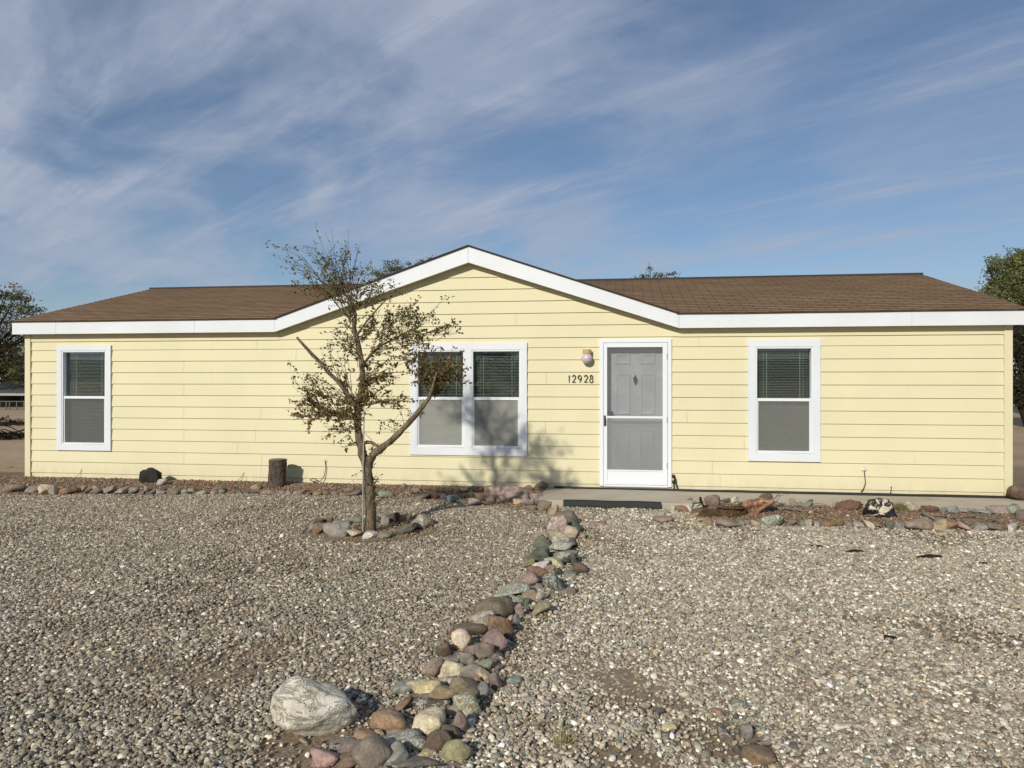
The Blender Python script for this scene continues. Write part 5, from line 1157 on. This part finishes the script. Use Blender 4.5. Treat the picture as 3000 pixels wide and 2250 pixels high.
# leaf litter
rg_ = random.Random(99); lit = Leaves()
for i in range(2600):
    z_ = rg_.random()
    if z_ < 0.35: q = (tb.x+rg_.gauss(0.1, 0.45), tb.y+rg_.gauss(0.05, 0.4))
    elif z_ < 0.75: yy = rg_.uniform(LNY[0], LNY[-1]); q = (float(line_x(yy))+rg_.gauss(0.18, 0.16), yy)
    elif z_ < 0.9: q = (rg_.uniform(-6, -1.2), rg_.uniform(-1.0, -0.1))
    else: q = (rg_.uniform(1.2, 5.5), rg_.uniform(-1.9, -1.15))
    lit.leaf(Vector((q[0], q[1], ground_z(*q)+0.012+rg_.random()*0.012)), rg_.uniform(.012, .028), rg_, rg_.choice([(.22,.10,.04), (.30,.15,.06), (.15,.08,.04), (.34,.26,.13), (.4,.32,.18)]), droop=-0.1)
o = lit.build('leaf_litter', M['leaf'], None); tag(o, 'small dry brown leaves scattered under the tree and along the stones', 'dry leaves', kind='stuff')

rw = random.Random(321); wd = Leaves()
for i in range(190):
    yy = rw.uniform(-8.0, -1.8); q = Vector((rw.uniform(-8.5, 5.5), yy, 0))
    if rw.random() < 0.35: q.x = float(line_x(yy))+rw.gauss(0.25, 0.2)
    q.z = ground_z(q.x, q.y)+0.005; cc_ = rw.choice([(.36,.31,.14), (.26,.22,.10), (.42,.36,.2), (.2,.19,.07)])
    for k in range(rw.randint(5, 16)):
        h_ = rw.uniform(.02, .07); b_ = q+Vector((rw.gauss(0, .02), rw.gauss(0, .02), 0)); t_ = b_+Vector((rw.gauss(0, .8)*h_, rw.gauss(0, .8)*h_, h_*rw.uniform(.3, 1))); sd = Vector((rw.uniform(-1, 1), rw.uniform(-1, 1), 0)).normalized()*.0014; n_ = len(wd.v)
        wd.v += [(b_-sd)[:], (b_+sd)[:], t_[:]]; wd.f.append((n_, n_+1, n_+2)); wd.c += [(*cc_, 1)]*3
o = wd.build('dry_weeds', M['leaf'], None); tag(o, 'sparse straw-coloured weeds poking through the yard gravel', 'weeds', kind='stuff')
# ---------------------------------------------------------------- background
def at(px, py, Y):                                   # point at camera-forward distance Y
    d = ray(px, py); return Vector((0, -CD, HC))+d*Y
def far_ground(px, Y):
    p = at(px, HZ, Y); return Vector((p.x, p.y, 0.05))
def bg_tree(name, label, cpx, Y, clumps, n, leaf, cols, trunk_r, seed, group=None, drape=0.0, trunks=1, spread=0.5, hollow=0.0):
    rr = random.Random(seed); g = far_ground(cpx, Y); g.z = 0.0
    t = empty(name, g, label, 'tree', group); lf = Leaves(); m = MB(); S = Y/FPX
    cs = []
    for (px, py, rx, ry) in clumps: cs.append((at(px, py, Y), rx*S, ry*S))
    for k in range(trunks):
        b = g+Vector((rr.uniform(-.3, .3)*trunks, rr.uniform(-.3, .3), -0.1)); c0 = cs[0][0]
        m.tube([b, b.lerp(c0, .3)+Vector((rr.uniform(-.3, .3), 0, 0)), b.lerp(c0, .7)], [trunk_r, trunk_r*.8, trunk_r*.55], 9, True, .1, rr)
        src = b.lerp(c0, .5)
        for (c, rx, ry) in cs:
            for q in range(4):
                e = c+Vector((rr.gauss(0, .5)*rx, rr.gauss(0, .5)*rx, rr.gauss(0, .5)*ry)); md = src.lerp(e, .5)+Vector((rr.gauss(0, .1), rr.gauss(0, .1), .15))*rx
                m.tube([src, md, e], [trunk_r*.4, trunk_r*.22, trunk_r*.06], 5, False)
    m.build('trunk', M['dark_bark'], t, smooth=True)
    tot = sum(rx*ry for _, rx, ry in cs)
    for (c, rx, ry) in cs:
        k = int(n*rx*ry/tot); sub = []
        for q in range(max(10, k//45)):
            v = Vector((rr.gauss(0, 1), rr.gauss(0, 1), rr.gauss(0, 1))).normalized()*(rr.random()**0.45); sub.append((c+Vector((v.x*rx, v.y*rx*.8, v.z*ry)), rr.uniform(.10, .26)*min(rx, ry)*1.2, rr.choice(cols), rr.uniform(.75, 1.25)))
        for q in range(k):
            s_ = rr.choice(sub); p = s_[0]+Vector((rr.gauss(0, 1)*s_[1], rr.gauss(0, 1)*s_[1], rr.gauss(0, 1)*s_[1]*spread-abs(rr.gauss(0, 1))*drape*s_[1]))
            kk = s_[3]*rr.uniform(.8, 1.2); lf.leaf(p, leaf*rr.uniform(.6, 1.3), rr, tuple(v*kk for v in s_[2]), .5, .35)
    lf.build('foliage', M['leaf'], t)
OLG = [(.14,.135,.06), (.10,.10,.04), (.18,.165,.085), (.075,.07,.032)]
bg_tree('mesquite_tree', 'feathery olive mesquite tree behind the house beyond its left corner', -70, 40, [(-60, 960, 130, 110), (60, 900, 55, 45), (20, 850, 60, 35), (90, 950, 35, 30), (-120, 1010, 140, 90), (20, 1040, 60, 40), (60, 1090, 60, 35)], 16000, .16, OLG, .25, 3, drape=.5)
bg_tree('shade_tree', 'dark dense tree standing behind the small far house', 40, 52, [(10, 1070, 120, 60), (110, 1060, 100, 65), (-90, 1050, 120, 70), (60, 1000, 60, 30)], 9000, .22, [(.05,.05,.018), (.075,.07,.02), (.035,.036,.015)], .3, 5)
bg_tree('willow_tree', 'tall bushy green tree rising behind the right roof end', 3040, 30, [(3010, 840, 95, 80), (2945, 850, 65, 70), (2895, 870, 45, 60), (2940, 780, 60, 42), (2985, 760, 60, 40), (3060, 800, 90, 90), (3080, 930, 110, 80), (2985, 930, 70, 55), (2900, 930, 50, 40)], 26000, .13, [(.15,.175,.055), (.19,.21,.07), (.11,.125,.042), (.24,.245,.10)], .28, 7, drape=.7)
bg_tree('dark_thicket', 'dark shaded thicket beside the right house corner', 3030, 24, [(2990, 1010, 40, 60), (3020, 1080, 60, 80), (2975, 1120, 25, 60), (3060, 1000, 70, 70), (3000, 1170, 40, 40)], 9000, .12, [(.03,.032,.016), (.045,.042,.02), (.022,.022,.012)], .18, 9, drape=.6, trunks=2)  # the thicket's shade is put into its near-black leaf colours
bg_tree('back_tree', 'sparse leafy treetop showing over the roof left of the gable peak', 1200, 21, [(1215, 790, 60, 32), (1150, 805, 60, 42), (1270, 775, 45, 22), (1190, 840, 90, 45), (1318, 752, 26, 16)], 6500, .075, [(.12,.12,.04), (.16,.15,.06), (.09,.085,.035)], .1, 11)
bg_tree('back_tree', 'small sprig of treetop peeking over the right roof ridge', 1930, 22, [(1880, 812, 24, 14), (1925, 806, 30, 16), (1970, 806, 24, 12), (1903, 788, 10, 12), (1930, 850, 70, 35)], 1300, .075, [(.12,.14,.045), (.09,.10,.035), (.16,.17,.06)], .08, 13)
# far house beyond the dirt lot
paint('olive_wall', (0.075, 0.073, 0.042), 0.9, var=.1); paint('fence_grey', (0.11, 0.115, 0.10), 0.7, grain=False); paint('old_roof', (0.09, 0.08, 0.062), 0.9, var=.15); paint('porch_shade', (0.02, 0.02, 0.022), 0.8, grain=False)
Yh = 41.0
def P3(px, py): return at(px, py, Yh)
g0 = far_ground(30, Yh); fh = empty('far_house', (g0.x, g0.y, 0), 'small dark olive house across the dirt lot at far left', 'house')
def fbox(pa, pb, za, zb, name, mat, y0=0, y1=6.0, parent=fh):
    a = far_ground(pa, Yh); b = far_ground(pb, Yh); m = MB(); m.box(a.x, b.x, a.y+y0, a.y+y1, za, zb); return m.build(name, M[mat], parent)
zz1 = P3(0, 1152).z
fbox(-150, 22, 0, zz1, 'wall', 'olive_wall'); fbox(22, 200, 0, zz1, 'porch', 'porch_shade', 2.0, 6.0)  # porch depth is a near-black block, its shade put into the colour
a = far_ground(-190, Yh); b = far_ground(230, Yh); zr = P3(0, 1130).z
m = MB(); y = a.y-0.5; m.v = [(a.x, y, zz1), (b.x, y, zz1), (b.x-2.2, y+3.5, zr+.25), (a.x+2.2, y+3.5, zr+.25), (a.x, y+7, zz1), (b.x, y+7, zz1)]; m.f = [(0, 1, 2, 3), (3, 2, 5, 4), (0, 3, 4), (1, 5, 2), (0, 4, 5, 1)]; m.build('roof', M['old_roof'], fh)
m = MB(); m.box(a.x, b.x, y-.05, y-.005, zz1-.10, zz1+.02); m.build('fascia', M['galvanised'], fh)
fbox(60, 68, 0, zz1, 'post', 'olive_wall', 0, .15)
p = P3(20, 1133); m = MB(); m.box(p.x-.28, p.x+.28, y+2.3, y+2.9, p.z-.25, p.z+.18); m.build('cooler', M['white_vinyl'], fh, bevel=.03)
Yf = 37.5
fe = empty('chain_link_fence', far_ground(30, Yf), 'grey chain-link fence in front of the far olive house', 'fence')
zf0, zf1 = 0.05, at(0, 1176, Yf).z; yf = far_ground(30, Yf).y
for px in (-60, 17, 28, 52, 76, 130):
    q = far_ground(px, Yf); m = MB(); m.tube([(q.x, yf, 0), (q.x, yf, zf1+.03)], .03, 8); m.build('post', M['fence_grey'], fe)
a = far_ground(-200, Yf); b = far_ground(230, Yf); m = MB(); m.tube([(a.x, yf, zf1), (b.x, yf, zf1)], .022, 6); m.build('rail', M['fence_grey'], fe)
m = MB(); x = a.x; hgt = zf1-zf0
while x < b.x:
    for s in (-1, 1): m.quad((x, yf, zf0), (x+.003, yf, zf0), (x+.003+s*hgt, yf, zf1), (x+s*hgt, yf, zf1))
    x += .11
m.build('wire_mesh', M['fence_grey'], fe)
def brush(px, py, w, h, label, seed):
    rr = random.Random(seed); Y = (HC-0.05)/((py-HZ)/FPX); g = far_ground(px, Y); m = MB(); S = Y/FPX
    for i in range(150):
        p = g+Vector((rr.gauss(0, .45)*w*S, rr.gauss(0, .5)*.8, abs(rr.gauss(0, .5))*h*S*.8)); d = Vector((rr.gauss(0, 1), rr.gauss(0, 1), rr.gauss(0, .25))).normalized()*rr.uniform(.3, .9); r = rr.uniform(.008, .03)
        m.tube([p-d*.5, p+Vector((0, 0, rr.uniform(0, .08))), p+d*.5], [r, r*.8, r*.3], 5)
    o = m.build('brush_pile', M['dark_bark']); tag(o, label, 'brush pile', 'brush piles on the dirt lot')
brush(40, 1250, 80, 18, 'wide dark brush pile on the dirt lot before the far fence', 1)
brush(10, 1292, 60, 26, 'nearer tangled brush pile at the left on the dirt lot', 2)
g = on_z(52, 1383, .08); m = MB(); m.v = [(g.x-.35, g.y-.05, .06), (g.x+.6, g.y+.3, .10), (g.x+.62, g.y+.75, .17), (g.x-.2, g.y+.35, .09)]; m.v += [(a, b, c-.03) for a, b, c in m.v]; m.f = [(0, 1, 2, 3), (4, 7, 6, 5), (0, 4, 5, 1), (1, 5, 6, 2), (2, 6, 7, 3), (3, 7, 4, 0)]
o = m.build('board', M['driftwood']); tag(o, 'weathered grey board lying on the ground by the left house corner', 'board')
for k, (x, y, w, h, lb) in enumerate(((25, 1378, 40, 16, 'dark broken bark lump left of the weathered board'), (60, 1392, 60, 12, 'long dark bark strip in front of the weathered board'), (12, 1398, 30, 8, 'small dark bark scrap at the very left edge'))):
    cc = on_z(x, y, .08); P_, F_ = stone_mesh(400+k, w/FPX*13.5, .2, h/FPX*13.5, 'a', True); me = bpy.data.meshes.new('bark_lump'); me.from_pydata(P_.tolist(), [], F_); me.materials.append(M['dark_bark']); o = bpy.data.objects.new('bark_lump', me); COL.objects.link(o); o.location = cc; tag(o, lb, 'bark lump', 'dark bark by the left house corner')

# hills across the valley behind the camera (seen only as reflections in the window glass)
m = MB(); n = 60; xs_ = [-420+14*i for i in range(n+1)]
for x in xs_: h = 9+12*abs(mnoise.fractal(Vector((x*0.006, 2.2, 0)), 1, 2, 5))+6*mnoise.noise(Vector((x*0.004, 7, 0))); m.v += [(x, -330, -1), (x, -370, max(3, h)), (x, -470, -1)]
for i in range(n): a = i*3; m.f += [(a+3, a, a+1, a+4), (a+4, a+1, a+2, a+5)]
paint('hill', (0.12, 0.10, 0.09), 0.95, var=.1); o = m.build('hills', M['hill'], smooth=True); tag(o, kind='structure')
